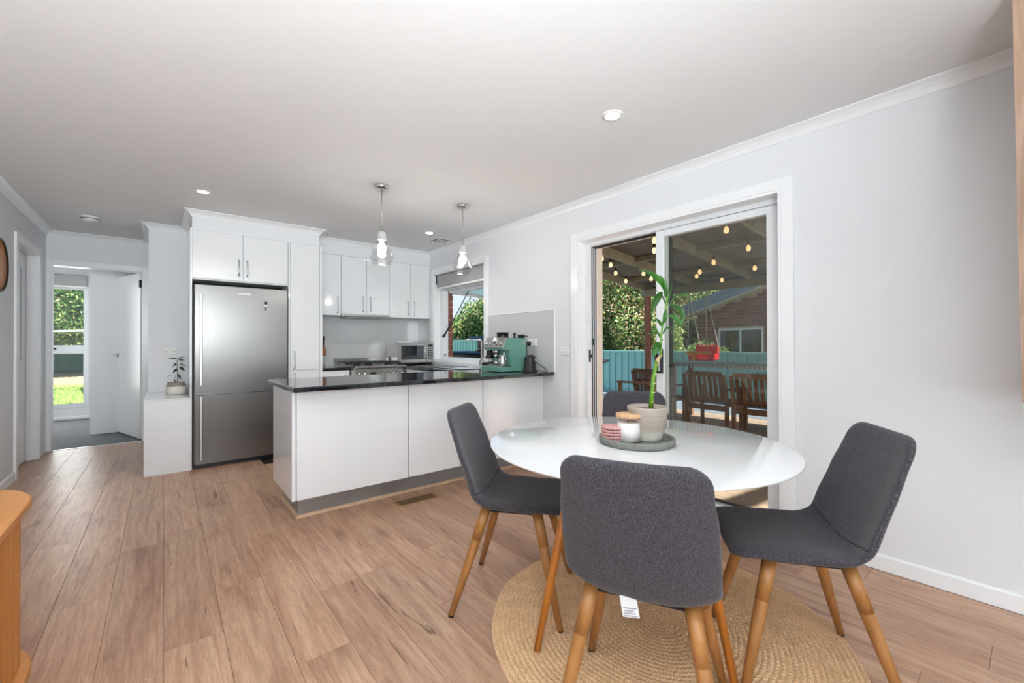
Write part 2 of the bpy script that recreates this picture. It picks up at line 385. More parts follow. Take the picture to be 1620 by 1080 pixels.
def tag(o, label=None, cat=None, group=None, kind=None):
    for k, v in (('label',label),('category',cat),('group',group),('kind',kind)):
        if v: o[k] = v
    return o
def empty(name, loc, label, cat, group=None, rz=0, kind=None):
    o = bpy.data.objects.new(name, None); C.objects.link(o); o.location = loc; o.rotation_euler = (0,0,rz); o.empty_display_size = .1
    WL[o] = Vector(loc); return tag(o, label, cat, group, kind)
def bx(name, mat, parent, *a, bev=0, seg=1): return MB().box(*a, bev=bev, seg=seg).build(name, mat, parent)
def st(o, label, cat): return tag(o, label, cat, kind='structure')
def copy_tree(o, parent=None):
    c = o.copy(); C.objects.link(c); WL[c] = WL.get(o, Vector((0,0,0)))
    if parent: c.parent = parent
    for ch in [x for x in bpy.data.objects if x.parent == o]: copy_tree(ch, c)
    return c
def npmesh(name, V, F, mats, parent=None, mi=None, smooth=False):
    me = bpy.data.meshes.new(name); V = np.asarray(V, np.float32); F = np.asarray(F, np.int32)
    k = F.shape[1]
    me.vertices.add(len(V)); me.vertices.foreach_set('co', V.ravel()); me.loops.add(F.size); me.loops.foreach_set('vertex_index', F.ravel())
    me.polygons.add(len(F)); me.polygons.foreach_set('loop_start', np.arange(0, F.size, k, dtype=np.int32))
    me.polygons.foreach_set('loop_total', np.full(len(F), k, np.int32))
    for m in mats: me.materials.append(M[m])
    if mi is not None: me.polygons.foreach_set('material_index', np.asarray(mi, np.int32))
    if smooth: me.polygons.foreach_set('use_smooth', np.ones(len(F), bool))
    me.update(calc_edges=True); me.validate()
    o = bpy.data.objects.new(name, me); C.objects.link(o)
    if parent is not None: o.parent = parent; WL[o] = WL[parent]
    return o

# ------------------------------------------------------------------ the room shell
XW, XO = 2.835, 3.14          # right wall inner and outer face
H = 2.4
def wall_with_holes(name, mat, axis, t0, t1, a0, a1, z0, z1, holes):
    """wall slab; axis 0: thickness along x and running along y; axis 1: thickness along y and running along x"""
    m = MB(); cuts = sorted(set([a0,a1] + [h[0] for h in holes] + [h[1] for h in holes]))
    for i in range(len(cuts)-1):
        p, q = cuts[i], cuts[i+1]; mid = (p+q)/2; zz = [(z0,z1)]
        for h in holes:
            if h[0] <= mid <= h[1]:
                zz = [(a,b) for a,b in ((z0,h[2]),(h[3],z1)) if b-a > 1e-4]
        for a, b in zz:
            if axis == 0: m.box(t0,p,a,t1,q,b)
            else: m.box(p,t0,a,q,t1,b)
    bmesh.ops.remove_doubles(m.bm, verts=m.bm.verts[:], dist=1e-5)
    return m.build(name, mat)
DY0, DY1, DZ = .949, 2.567, 2.066       # sliding door opening
WY0, WY1, WZ0, WZ1 = 3.955, 5.152, .935, 2.096
st(wall_with_holes('wall_right', 'wall', 0, XW, 3.0, -3.6, 5.75, 0, H, [(DY0,DY1,0,DZ),(WY0,WY1,WZ0,WZ1)]), 'long white wall with the sliding door and the kitchen window', 'wall')
# brick veneer outside (its reveal shows in both openings)
ven = wall_with_holes('wall_right_exterior', 'mortar', 0, 3.0, XO, -3.6, 5.75, -.6, 2.6, [(DY0-.0,DY1,-.02,DZ),(WY0-.02,WY1+.03,WZ0-.05,WZ1)])
st(ven, 'brick outer skin of the long wall seen in the window reveal', 'wall')
for k in range(int((WZ1-WZ0)/.086)+1):      # bricks lining the far window reveal
    z = WZ0-.04+k*.086; bm_ = MB().box(3.055 if k%2 else 3.02, WY1+.012, z, XO+.004, WY1+.045, z+.076, bev=.003)
    bm_.build('brick', 'brick', ven)
st(bx('wall_back_kitchen', 'wall', None, .2, 5.60, 0, XO, 5.75, H), 'white wall behind the kitchen cabinets', 'wall')
st(bx('wall_niche', 'wall', None, -.118, 5.75, 0, .2, 6.78, H), 'short white wall behind the small potted plant', 'wall')
EY = 6.78; BX0, BX1, BZ = -.962, -.180, 2.045
st(wall_with_holes('wall_end_hall', 'wall', 1, EY, EY+.1, -2.9, 2.9, 0, H, [(BX0,BX1,0,BZ)]), 'white wall at the end of the hall with the bedroom doorway', 'wall')
XL = -.985; LY0, LY1 = 5.555, 6.385
st(wall_with_holes('wall_left', 'wall', 0, XL-.12, XL, .8, EY, 0, H, [(LY0,LY1,0,2.06)]), 'white wall on the left with a recessed door', 'wall')
st(bx('wall_left_return', 'wall', None, -3.6, .68, 0, XL-.12, .8, H), 'white return wall of the living end', 'wall')
st(bx('wall_living_side', 'wall', None, -3.7, -3.6, 0, -3.6, .8, H), 'side wall of the living end', 'wall')
st(bx('wall_living_back', 'wall', None, -3.7, -3.6, 0, XO, -3.5, H), 'back wall of the living end', 'wall')
cl = st(bx('ceiling', 'ceil', None, -3.7, -3.6, H, XO, 5.75, H+.12), 'flat white plaster ceiling', 'ceiling')
st(bx('ceiling_hall', 'ceil', None, -1.2, 5.75, H, .2, EY+.1, H+.12), 'white ceiling of the hall', 'ceiling')
# bedroom beyond
BE = 9.5
st(wall_with_holes('wall_bedroom_end', 'wall', 1, BE, BE+.12, -3.0, .2, 0, H, [(-2.6,-.915,.17,2.12)]), 'bedroom end wall with a tall window', 'wall')
st(bx('wall_bedroom_left', 'wall', None, -3.1, EY+.1, 0, -3.0, BE+.12, H), 'bedroom side wall', 'wall')
st(bx('wall_bedroom_wardrobe', 'wall', None, -.73, 7.70, 0, .35, BE, H), 'white wardrobe wall jutting into the bedroom', 'wall')
st(bx('wall_bedroom_right', 'wall', None, .35, EY+.1, 0, .45, BE, H), 'bedroom right side wall', 'wall')
st(bx('ceiling_bedroom', 'ceil', None, -3.1, EY+.1, H, .45, BE+.12, H+.12), 'white bedroom ceiling', 'ceiling')
# floors
fl = st(bx('floor', 'rubber', None, -3.7, -3.6, -.08, XO, EY+.02, -.0035), 'brown oak-look plank floor', 'floor')
PW = .188
pm = {}
def plank_mesh(L, W=PW):
    key = (round(L,3), round(W,3))
    if key not in pm:
        m = MB(); m.box(-W/2+.0004, -L/2+.0004, -.0035, W/2-.0004, L/2-.0004, 0, bev=.0011)
        me = bpy.data.meshes.new('plank'); m.bm.to_mesh(me); m.bm.free(); me.materials.append(M['floor']); pm[key] = me
    return pm[key]
i = 0
x = 2.823 - PW/2
xi = 0; nplank = 0
while x > -1.2:
    y = -1.6 - rng.random()*1.3
    while y < EY:
        L = 1.28 if (xi % 2) else 1.28
        y0, y1 = y, min(y+L, EY+.02)
        if y1 > -.6 and y1-y0 > .05 and not (x > .8 and y0 > 3.3 and y1 > 5.6):
            p = bpy.data.objects.new('plank', plank_mesh(y1-y0)); C.objects.link(p); p.parent = fl
            p.location = Vector((x, (y0+y1)/2, 0)) - WL[fl]; nplank += 1
        y += L
    x -= PW; xi += 1
bx('carpet_strip', 'nickel', fl, BX0, EY+.0, -.002, BX1, EY+.03, .004)
st(bx('floor_bedroom', 'carpet', None, -3.1, EY+.03, -.08, .45, BE+.1, -.002), 'dark grey carpet in the bedroom', 'floor')

# cornices, skirtings, architraves
COVE = [(0,-.058),(.006,-.058),(.009,-.050),(.018,-.034),(.034,-.018),(.050,-.009),(.058,-.006),(.058,0),(0,0)]
ntrim = [0]
def run_profile(prof, p0, p1, nrm, z, e0=0, e1=0, name=None, mat='trim', label='', cat='trim'):
    """extrude a (normal,z) profile from p0 to p1; e = mitre factors"""
    p0 = Vector((*p0,0)); p1 = Vector((*p1,0)); d = (p1-p0).normalized(); n = Vector((*nrm,0)); m = MB()
    A = [m.bm.verts.new(p0 + n*a + Vector((0,0,z+b)) - d*e0*a) for a, b in prof]
    B = [m.bm.verts.new(p1 + n*a + Vector((0,0,z+b)) + d*e1*a) for a, b in prof]
    k = len(prof)
    for i in range(k): m.bm.faces.new((A[i], A[(i+1)%k], B[(i+1)%k], B[i]))
    m.bm.faces.new(A[::-1]); m.bm.faces.new(B)
    ntrim[0] += 1
    return st(m.build(name or 'trim_%d' % ntrim[0], mat), label, cat)
BF = 4.935  # front of the tall bulkhead
run_profile(COVE, (XW,-3.5), (XW,5.25), (-1,0), H, 0, -1, label='cove cornice along the long right wall')
run_profile(COVE, (XL,.8), (XL,EY), (1,0), H, 0, -1, label='cove cornice along the left wall')
run_profile(COVE, (XL,EY), (-.118,EY), (0,-1), H, -1, -1, label='cove cornice over the bedroom doorway')
run_profile(COVE, (-.118,EY), (-.118,5.75), (-1,0), H, -1, 1, label='cove cornice on the niche wall side')
run_profile(COVE, (-.118,5.75), (.2,5.75), (0,-1), H, 1, -1, label='cove cornice above the niche wall')
run_profile(COVE, (.205,5.75), (.205,BF), (-1,0), H, -1, 1, label='cove cornice on the left return of the bulkhead')
run_profile(COVE, (.205,BF), (1.318,BF), (0,-1), H, 1, 1, label='cove cornice above the refrigerator cupboards')
run_profile(COVE, (1.318,BF), (1.318,5.25), (1,0), H, 1, -1, label='cove cornice on the right return of the bulkhead')
run_profile(COVE, (1.318,5.25), (XW,5.25), (0,-1), H, -1, -1, label='cove cornice above the wall cupboards')
st(bx('bulkhead_tall', 'wall', None, .205, BF, 2.224, 1.318, 5.6, H), 'white bulkhead above refrigerator and pantry', 'bulkhead')
st(bx('bulkhead_low', 'wall', None, 1.318, 5.25, 2.218, XW, 5.6, H), 'white bulkhead above the wall cupboards', 'bulkhead')
SK = [(0,0),(.012,0),(.012,.070),(.008,.078),(0,.078)]
run_profile(SK, (XW,-3.5), (XW,DY0-.062), (-1,0), 0.002, name='baseboard_right', label='white skirting board along the right wall', cat='skirting')
run_profile(SK, (XW,DY1+.062), (XW,3.0), (-1,0), 0.002, name='baseboard_right_far', label='white skirting between sliding door and peninsula', cat='skirting')
run_profile(SK, (XL,.8), (XL,LY0-.06), (1,0), 0.002, name='baseboard_left', label='white skirting board along the left wall', cat='skirting')
def arch_x(y0, y1, z1, xf, s, label, z0=0, wd=.063, th=.016):
    """architrave around an opening in a wall facing along x (s = +1/-1 is the side it faces)"""
    m = MB()
    for a, b, c, d in ((y0-wd,y0,z0,z1+wd),(y1,y1+wd,z0,z1+wd),(y0,y1,z1,z1+wd)):
        m.box(xf, a, c, xf+s*th, b, d, bev=.001)
    ntrim[0] += 1; return st(m.build('trim_%d' % ntrim[0], 'trim'), label, 'architrave')
arch_x(DY0, DY1, DZ, XW, -1, 'white architrave around the sliding door', z0=.002)
arch_x(LY0, LY1, 2.06, XL, 1, 'white architrave around the left hall door', z0=.002)
m = MB()
for a, b, c, d in ((WY0-.07,WY0,WZ0-.045,WZ1+.065),(WY1,WY1+.07,WZ0-.045,WZ1+.065),(WY0,WY1,WZ1,WZ1+.065),(WY0,WY1,WZ0-.045,WZ0)): m.box(XW,a,c,XW-.016,b,d,bev=.004)
st(m.build('trim_kitchen_window', 'trim'), 'white architrave around the kitchen window', 'architrave')
m = MB()
for a, b, c, d in ((BX0+.02-.083,BX0+.02,.002,BZ+.045),(BX1-.02,BX1+.045,.002,BZ+.045),(BX0+.02,BX1-.02,BZ-.02,BZ+.045)): m.box(a,EY,c,b,EY-.016,d,bev=.004)
for a, b, c, d in ((BX0,BX0+.02,.002,BZ),(BX1-.02,BX1,.002,BZ),(BX0+.02,BX1-.02,BZ-.02,BZ)): m.box(a,EY,c,b,EY+.1,d)
st(m.build('trim_bedroom_door', 'trim'), 'white door lining and architrave of the bedroom doorway', 'architrave')

# ------------------------------------------------------------------ sliding door
sd = empty('door_1', (2.95,1.76,0), 'white aluminium sliding glass door, left half open to the deck', 'door', kind='structure')
m = MB()
ring4(m,0,XW-.012,2.925,DY0,DY1,.002,DZ,.018,.018,.018,0)
m.build('reveal_lining', 'trim', sd)
m = MB()
F0, F1 = 2.925, 3.05
ring4(m,0,F0,F1,DY0+.018,DY1-.018,0,DZ-.018,.032,.032,.032,.005)
m.build('outer_frame', 'alu', sd)
m = MB()
for xx in (2.972, 2.998, 3.024):
    m.box(xx,DY1-.056,.022,xx+.009,DY1-.0495,DZ-.05); m.box(xx,DY0+.0495,.022,xx+.009,DY0+.056,DZ-.05); m.box(xx,DY0+.05,DZ-.056,xx+.009,DY1-.05,DZ-.0495)
m.build('track_seal', 'black', sd)
m = MB(); ring4(m,0,F1,XO+.01,DY0,DY1,-.02,DZ,.03,.03,.03,.022)
m.build('outer_reveal', 'beige', sd)
def leaf(nm, x0, x1, y0, y1, z0, z1, sw, tr, br, gl, mat='alu', parent=sd):
    m = MB(); m.box(x0,y0,z0,x1,y0+sw,z1,bev=.003); m.box(x0,y1-sw,z0,x1,y1,z1,bev=.003); m.box(x0,y0+sw,z1-tr,x1,y1-sw,z1,bev=.003); m.box(x0,y0+sw,z0,x1,y1-sw,z0+br,bev=.003)
    f = m.build(nm, mat, parent)
    MB().box((x0+x1)/2-.003,y0+sw-.005,z0+br-.005,(x0+x1)/2+.003,y1-sw+.005,z1-tr+.005).build('glass_pane', gl, f); return f
leaf('sliding_panel', 2.932, 2.966, 1.005, 1.846, .006, 2.014, .064, .05, .045, 'tinted')
leaf('fixed_panel', 2.975, 3.005, 1.000, 1.822, .006, 2.014, .045, .045, .045, 'tinted')
m = MB(); m.box(3.014,1.0,.022,3.036,1.035,2.014); m.box(3.014,1.765,.022,3.036,1.80,2.014); m.box(3.014,1.035,.022,3.036,1.765,.06); m.box(3.014,1.035,1.975,3.036,1.765,2.014)
scr = m.build('fly_screen_frame', 'black', sd)
m = MB(); m.box(2.932,1.783,.93,2.905,1.80,1.115,bev=.004); m.box(2.905,1.783,.93,2.893,1.835,.945,bev=.003); m.box(2.932,1.826,.93,2.893,1.84,1.115,bev=.004); m.box(2.905,1.783,1.10,2.893,1.835,1.115,bev=.003)
h = m.build('pull_handle', 'black', sd); tag(h, 'black square pull handle')
m = MB(); m.box(2.93,DY1-.062,.99,2.95,DY1-.05,1.10,bev=.004); m.box(2.925,DY1-.066,1.03,2.955,DY1-.061,1.06,bev=.002); tag(m.build('latch_keeper', 'black', sd), 'black latch keeper on the frame')
MB().box(2.97,DY1-.064,1.14,2.985,DY1-.049,1.20,bev=.003).build('latch', 'black', sd)
m = MB(); m.box(2.975,DY0+.02,1.94,2.99,DY0+.05,1.98); m.build('track_stop', 'black', sd)

# ------------------------------------------------------------------ kitchen window
kw = empty('window_1', (2.92,4.55,WZ0), 'white kitchen awning window propped open above the sink', 'window', kind='structure')
m = MB()
ring4(m,0,XW-.012,2.925,WY0,WY1,WZ0,WZ1,.018,.018,.018,.018)
m.build('reveal_lining', 'trim', kw)
m = MB()
ring4(m,0,2.9255,3.02,WY0+.0,WY1-.0,WZ0,WZ1,.06,.07,.22,.045,bev=.002)
m.build('window_frame', 'alu', kw)
# open sash hinged at the top, swung outwards
hz = WZ1-.235; sl = hz-WZ0-.05; q = R_(87); cs, sn = math.cos(q), math.sin(q)
sash = MB()
def sashbox(m, y0, y1, s0, s1, t=.018):
    ds = Vector((sn,0,-cs)); nn = Vector((cs,0,sn)); P = Vector((3.03,0,hz))
    vs = []
    for yy in (y0,y1):
        for s_, t_ in ((s0,-t),(s1,-t),(s1,t),(s0,t)): vs.append(m.bm.verts.new(P + ds*s_ + nn*t_ + Vector((0,yy,0))))
    for f in ((0,1,2,3),(7,6,5,4),(0,4,5,1),(1,5,6,2),(2,6,7,3),(3,7,4,0)): m.bm.faces.new([vs[i] for i in f])
a0, a1 = WY0+.062, WY1-.072
sashbox(sash,a0,a0+.045,0,sl); sashbox(sash,a1-.045,a1,0,sl); sashbox(sash,a0+.045,a1-.045,0,.045); sashbox(sash,a0+.045,a1-.045,sl-.045,sl)
so = sash.build('open_sash', 'alu', kw)
g = MB(); sashbox(g, a0+.04, a1-.04, .04, sl-.04, .003); g.build('glass_pane', 'glass', so)
MB().tube([(2.95,5.075,1.265),(3.0,4.90,1.49)],.011,8).tube([(3.0,4.90,1.49),(3.06,4.62,1.86)],.006,8).tube([(2.935,5.085,1.25),(2.96,5.07,1.28)],.018,8).build('stay_strut', 'black', kw)
MB().lathe([(0,0),(.012,.0),(.012,.012),(0,.014)],(2.945,5.04,WZ0+.07),10).build('latch_button', 'black', kw)
# blind
rb = empty('roller_blind', (2.87,4.55,1.93), 'grey roller blind rolled up at the top of the kitchen window', 'blind')
MB().box(2.862,WY0+.035,1.912,2.90,WY1-.035,2.075,bev=.012,seg=2).build('rolled_fabric','grey_fabric',rb)
MB().box(2.855,WY0+.03,1.885,2.90,WY1-.03,1.912,bev=.006,seg=2).build('bottom_bar','white',rb)
for a_ in (WY0+.019,WY1-.034): MB().box(2.86,a_,1.96,2.91,a_+.015,2.076).build('bracket','black',rb)

# ------------------------------------------------------------------ bedroom window, blind, door leaf
bw = empty('window_2', (-1.75,BE+.04,.17), 'tall white bedroom window with a thick middle rail', 'window', kind='structure')
m = MB(); m.box(-2.6,BE-.01,.17,-2.54,BE+.1,2.12,bev=.003); m.box(-.975,BE-.01,.17,-.915,BE+.1,2.12,bev=.003); m.box(-2.54,BE-.01,2.02,-.975,BE+.1,2.12,bev=.003); m.box(-2.54,BE-.01,.17,-.975,BE+.1,.235,bev=.003); m.box(-2.54,BE-.01,1.02,-.975,BE+.09,1.15,bev=.003); m.box(-1.85,BE,.235,-1.79,BE+.08,1.02)
m.box(-1.85,BE,1.15,-1.79,BE+.08,2.02)
m.build('window_frame','alu',bw)
m = MB(); m.box(-2.54,BE+.04,.235,-.975,BE+.046,1.02); m.build('lower_pane','glass',bw)
m = MB(); m.box(-2.54,BE+.04,1.15,-.975,BE+.046,2.02); m.build('upper_pane','glass',bw)
MB().box(-1.45,BE-.025,1.085,-1.27,BE-.008,1.11,bev=.004).build('sash_latch','black',bw)
run_profile([(0,0),(.03,0),(.03,.03),(.012,.05),(.012,.168),(0,.168)], (-2.9,BE), (-.73,BE), (0,-1), 0, name='trim_bedroom_sill', label='white sill board under the bedroom window', cat='skirting')
b2 = empty('roller_blind', (-1.75,BE-.05,2.02), 'grey roller blind rolled up at the top of the bedroom window', 'blind')
MB().box(-2.55,BE-.055,2.075,-.93,BE-.015,2.245,bev=.01).build('rolled_fabric','grey_fabric',b2)
MB().box(-2.55,BE-.05,2.04,-.93,BE-.012,2.075,bev=.006).build('bottom_bar','white',b2)
# bedroom door leaf
bd = empty('door_2', (-.20,6.885,0), 'white flush bedroom door standing open', 'door', rz=math.atan2(.80,-.255), kind='structure')
MB().box(.0,-.018,.012,.86,.018,2.035,bev=.002).build('door_leaf','trim',bd,world=False)
for sgn in (1,-1):
    m = MB(); m.lathe([(0,0),(.026,0),(.026,.01),(0,.012)],(0,0,0),16)
    for v in m.bm.verts: v.co = Vector((.80+v.co.x, sgn*(.018+v.co.z), 1.02+v.co.y))
    m.tube([(.80,sgn*.03,1.02),(.80,sgn*.062,1.02),(.77,sgn*.068,1.02),(.69,sgn*.066,1.022)],[.009,.009,.009,.007],8)
    m.build('lever_handle','nickel',bd,world=False)
for z in (1.85,): MB().box(-.012,-.03,z,.014,.03,z+.09,bev=.002).build('hinge','black',bd,world=False)
# recessed left door
ld = empty('door_3', (XL-.10,6.0,0), 'white hall door with a narrow glass strip, set back in the left wall', 'door', kind='structure')
m = MB(); m.box(XL-.115,LY0,0,XL-.075,LY0+.2,2.05); m.box(XL-.115,LY0+.335,0,XL-.075,LY1,2.05)
m.box(XL-.115,LY0+.2,0,XL-.075,LY0+.335,.9); m.box(XL-.115,LY0+.2,1.9,XL-.075,LY0+.335,2.05)
m = MB(); m.box(XL-.115,LY0+.01,.008,XL-.077,6.13,2.045); m.box(XL-.115,6.215,.008,XL-.077,LY1-.012,2.045); m.box(XL-.115,6.13,.008,XL-.077,6.215,1.0); m.box(XL-.115,6.13,1.90,XL-.077,6.215,2.045)
m.build('door_leaf','trim',ld)
MB().box(XL-.10,6.13,1.0,XL-.092,6.215,1.90).build('glass_strip','hglass',ld)
m = MB(); ring4(m,0,XL-.12,XL+.004,LY0,LY1,.002,2.06,.01,.01,.01,0); m.box(XL-.075,LY1-.022,.002,XL-.045,LY1-.01,2.05); m.build('door_lining','trim',ld)

# ------------------------------------------------------------------ kitchen joinery
def handle_z(y, x, z0, z1, parent, d=.028):
    """vertical bow handle on a face looking to -y"""
    m = MB(); m.tube([(x,y,z0),(x,y-d*.7,z0+.004),(x,y-d,z0+.02),(x,y-d,z1-.02),(x,y-d*.7,z1-.004),(x,y,z1)],.0052,8)
    m.lathe([(0,-.004),(.008,-.004),(.008,.004),(0,.004)],(x,y-.004,z0),8); m.lathe([(0,-.004),(.008,-.004),(.008,.004),(0,.004)],(x,y-.004,z1),8)
    return m.build('handle','nickel',parent)
FY = 4.93
# cupboard above the refrigerator with its tall side panels
fc = empty('refrigerator_surround', (.6,5.25,0), 'white gloss cupboard and side panel framing the refrigerator', 'cupboard')
MB().box(.190,FY,.0,.206,5.598,2.24,bev=.001).build('side_panel','gloss',fc)
MB().box(.206,FY+.022,1.765,1.012,5.598,2.222).build('carcass','satin',fc)
MB().box(.206,5.30,1.76,1.012,5.31,1.765).build('back_strip','dark',fc)
for a, b, hx in ((.207,.604,.571),(.610,1.006,.642)):
    d = MB().box(a,FY,1.778,b,FY+.020,2.222,bev=.0015).build('door','gloss',fc); handle_z(FY,hx,1.825,1.975,d)
# pantry
pc = empty('pantry_cupboard', (1.18,5.25,0), 'tall narrow white gloss pantry cupboard right of the refrigerator', 'cupboard')
MB().box(1.012,FY+.022,.0,1.318,5.598,2.222).build('carcass','satin',pc)
MB().box(1.012,FY,.0,1.0275,FY+.022,2.222,bev=.001).build('side_panel','gloss',pc)
d = MB().box(1.030,FY,.885,1.316,FY+.020,2.222,bev=.0015).build('door','gloss',pc); handle_z(FY,1.068,.905,1.08,d)
d = MB().box(1.030,FY,.15,1.316,FY+.020,.880,bev=.0015).build('door','gloss',pc); handle_z(FY,1.068,.68,.855,d)
MB().box(1.318,FY-.004,.0,1.347,5.598,2.222,bev=.001).build('side_panel','gloss',pc)
MB().box(1.02,FY+.06,.0,1.31,FY+.075,.148).build('kickboard','kick',pc)
# wall cupboards
defs = [('single door', [(1.352,1.646)], 1.5, ['r'], 'white gloss wall cupboard with one door beside the pantry'),
        ('hood', [(1.652,1.951),(1.957,2.246)], 1.525, ['r','l'], 'white gloss wall cupboard pair above the range hood'),
        ('pair', [(2.252,2.546),(2.552,2.832)], 1.5, ['r','l'], 'white gloss wall cupboard pair in the corner by the window')]
for nm, ds, zb, hs, lab in defs:
    w0, w1 = ds[0][0]-.003, ds[-1][1]+.002
    wc = empty('wall_cupboard', ((w0+w1)/2,5.42,zb), lab, 'cupboard', 'row of wall cupboards')
    MB().box(w0+.001,5.272,zb,w1-.001,5.598,2.216).build('carcass','satin',wc)
    for (a,b), hh in zip(ds,hs):
        d = MB().box(a,5.25,zb,b,5.270,2.216,bev=.0015).build('door','gloss',wc); handle_z(5.25, b-.042 if hh == 'r' else a+.042, zb+.03, zb+.215, d)
rh = empty('range_hood', (1.95,5.4,1.49), 'slim stainless steel slide-out range hood', 'range hood')
MB().box(1.652,5.235,1.497,2.246,5.59,1.522,bev=.002).build('hood_body','steel2',rh)
MB().box(1.652,5.222,1.492,2.246,5.235,1.524,bev=.004,seg=2).build('front_lip','nickel',rh)
MB().box(1.72,5.26,1.482,2.18,5.55,1.497).build('filter','kick',rh)
# splashback
sp = empty('splashback', (2.1,5.597,.9), 'pale grey gloss splashback behind the cooker', 'splashback')
m = MB(); m.box(1.348,5.59,.893,2.83,5.599,1.50); m.build('back_panel','satin',sp)
M['splash'] = plain('gloss_grey_splashback', 'c9c9c9', .08, var=.02, scale=3); sp.children[0].data.materials[0] = M['splash']
m = MB(); m.box(2.826,5.224,.893,2.834,5.59,1.5); m.build('side_panel','splash',sp)
sp2 = empty('splashback', (2.83,3.35,.9), 'pale grey splash panel behind the coffee machine', 'splashback')
MB().box(2.829,2.846,.893,2.8345,3.884,1.468).build('panel','splash',sp2)
m = MB(); m.box(2.825,2.838,.893,2.8345,2.848,1.478,bev=.001); m.box(2.825,2.848,1.468,2.8345,3.884,1.478,bev=.001); m.build('edge_trim','trim',sp2)
# base cabinets
ct = .892
bc = empty('base_cabinet', (1.5,5.27,0), 'white base cabinet left of the cooker', 'cabinet')
MB().box(1.349,4.985,.15,1.655,5.598,.858).build('carcass','satin',bc)
d = MB().box(1.351,4.965,.15,1.653,4.985,.855,bev=.0015).build('door','gloss',bc)
MB().lathe([(0,0),(.011,0),(.013,.012),(.009,.018),(0,.019)],(0,0,0),14).build('knob','nickel',d,world=False)
kn = d.children[0]; kn.rotation_euler = (PI/2,0,0); kn.location = Vector((1.60,4.965,.80)) - WL[d]
MB().box(1.36,5.03,.0,1.65,5.045,.148).build('kickboard','kick',bc)
sc = empty('sink_cabinet', (2.55,4.5,0), 'white base cabinet under the window', 'cabinet')
MB().box(2.29,3.64,.15,2.82,5.598,.70).build('carcass','satin',sc)
MB().box(2.29,4.99,.70,2.82,5.598,.858).build('carcass_top','satin',sc)
for a, b in ((3.65,4.1),(4.11,4.44),(4.45,4.79)):
    MB().box(2.268,a,.15,2.288,b,.855,bev=.0015).build('door','gloss',sc)
MB().box(2.34,3.64,.0,2.355,5.4,.148).build('kickboard','kick',sc)
# peninsula
pn = empty('kitchen_peninsula', (1.7,3.3,0), 'white gloss peninsula unit facing the dining table', 'kitchen peninsula')
MB().box(.660,3.024,.15,2.829,3.60,.857).build('carcass','satin',pn)
MB().box(.636,3.002,.15,.658,3.60,.857,bev=.0015).build('end_panel','gloss',pn)
for a, b in ((.664,1.432),(1.440,2.120),(2.127,2.831)):
    MB().box(a,3.0,.15,b,3.022,.857,bev=.0018).build('back_panel','gloss',pn)
m = MB(); m.box(.700,3.118,.0,2.829,3.133,.149); m.box(.700,3.133,.0,.715,3.59,.149); m.build('kickboard','kick',pn)
m = MB(); QU = [(0,0),(.017,0),(.016,.006),(.010,.013),(0,.018)]
run_profile([(a,b) for a,b in QU], (.700,3.118), (2.82,3.118), (0,-1), 0.0005, 1, 0, name='trim_kick_bead', mat='moulding', label='pale timber bead along the foot of the peninsula', cat='skirting')
run_profile([(a,b) for a,b in QU], (.700,3.60), (.700,3.118), (-1,0), 0.0005, 0, 1, name='trim_kick_bead_side', mat='moulding', label='pale timber bead at the end of the peninsula', cat='skirting')
for a, b in ((.72,1.3),(1.31,1.9),(1.91,2.26)): MB().box(a,3.60,.15,b,3.62,.855,bev=.0015).build('door','gloss',pn)
# worktop (continuous)
def rounded_slab(m, poly, z0, z1, ch=.008):
    """poly ccw list; chamfered top edge"""
    n = len(poly); P = [Vector((*p,0)) for p in poly]
    ins = []
    for i in range(n):
        a, b, c = P[i-1], P[i], P[(i+1)%n]; d1 = (b-a).normalized(); d2 = (c-b).normalized()
        n1 = Vector((-d1.y,d1.x,0)); n2 = Vector((-d2.y,d2.x,0)); k = (n1+n2); k = k/max(.3,k.dot(n1)); ins.append(b+k*ch)
    R = []
    for pts, z in ((P,z0+ch*.5),(P,z1-ch),(ins,z1)): R.append([m.bm.verts.new((p.x,p.y,z)) for p in pts])
    for r1, r2 in ((R[0],R[1]),(R[1],R[2])):
        for i in range(n): m.bm.faces.new((r1[i], r1[(i+1)%n], r2[(i+1)%n], r2[i]))
    m.bm.faces.new(R[2]); m.bm.faces.new(R[0][::-1])
wt = empty('worktop', (2.0,3.4,.858), 'speckled black granite worktop wrapping round the kitchen', 'worktop')
m = MB()
arc = lambda cx, cy, r, a0, a1, n=8: [(cx+r*math.cos(R_(a0+(a1-a0)*i/n)), cy+r*math.sin(R_(a0+(a1-a0)*i/n))) for i in range(n+1)]
SX0, SX1, SY0, SY1 = 2.36, 2.74, 3.72, 4.62
rounded_slab(m, arc(.627,2.855,.015,180,270,4)+arc(2.815,2.855,.015,270,360,5)+[(2.83,3.66),(.612,3.66)], .858, ct)
m.build('peninsula_top','granite',wt)
m = MB(); rounded_slab(m, [(2.25,3.6605),(2.83,3.6605),(2.83,5.588),(2.275,5.588),(2.275,4.78),(2.25,4.78)], .858, ct); m.build('sink_side_top','granite',wt)
m = MB(); rounded_slab(m, [(1.348,4.955),(1.657,4.955),(1.657,5.588),(1.348,5.588)], .858, ct); m.build('cooker_side_top','granite',wt)
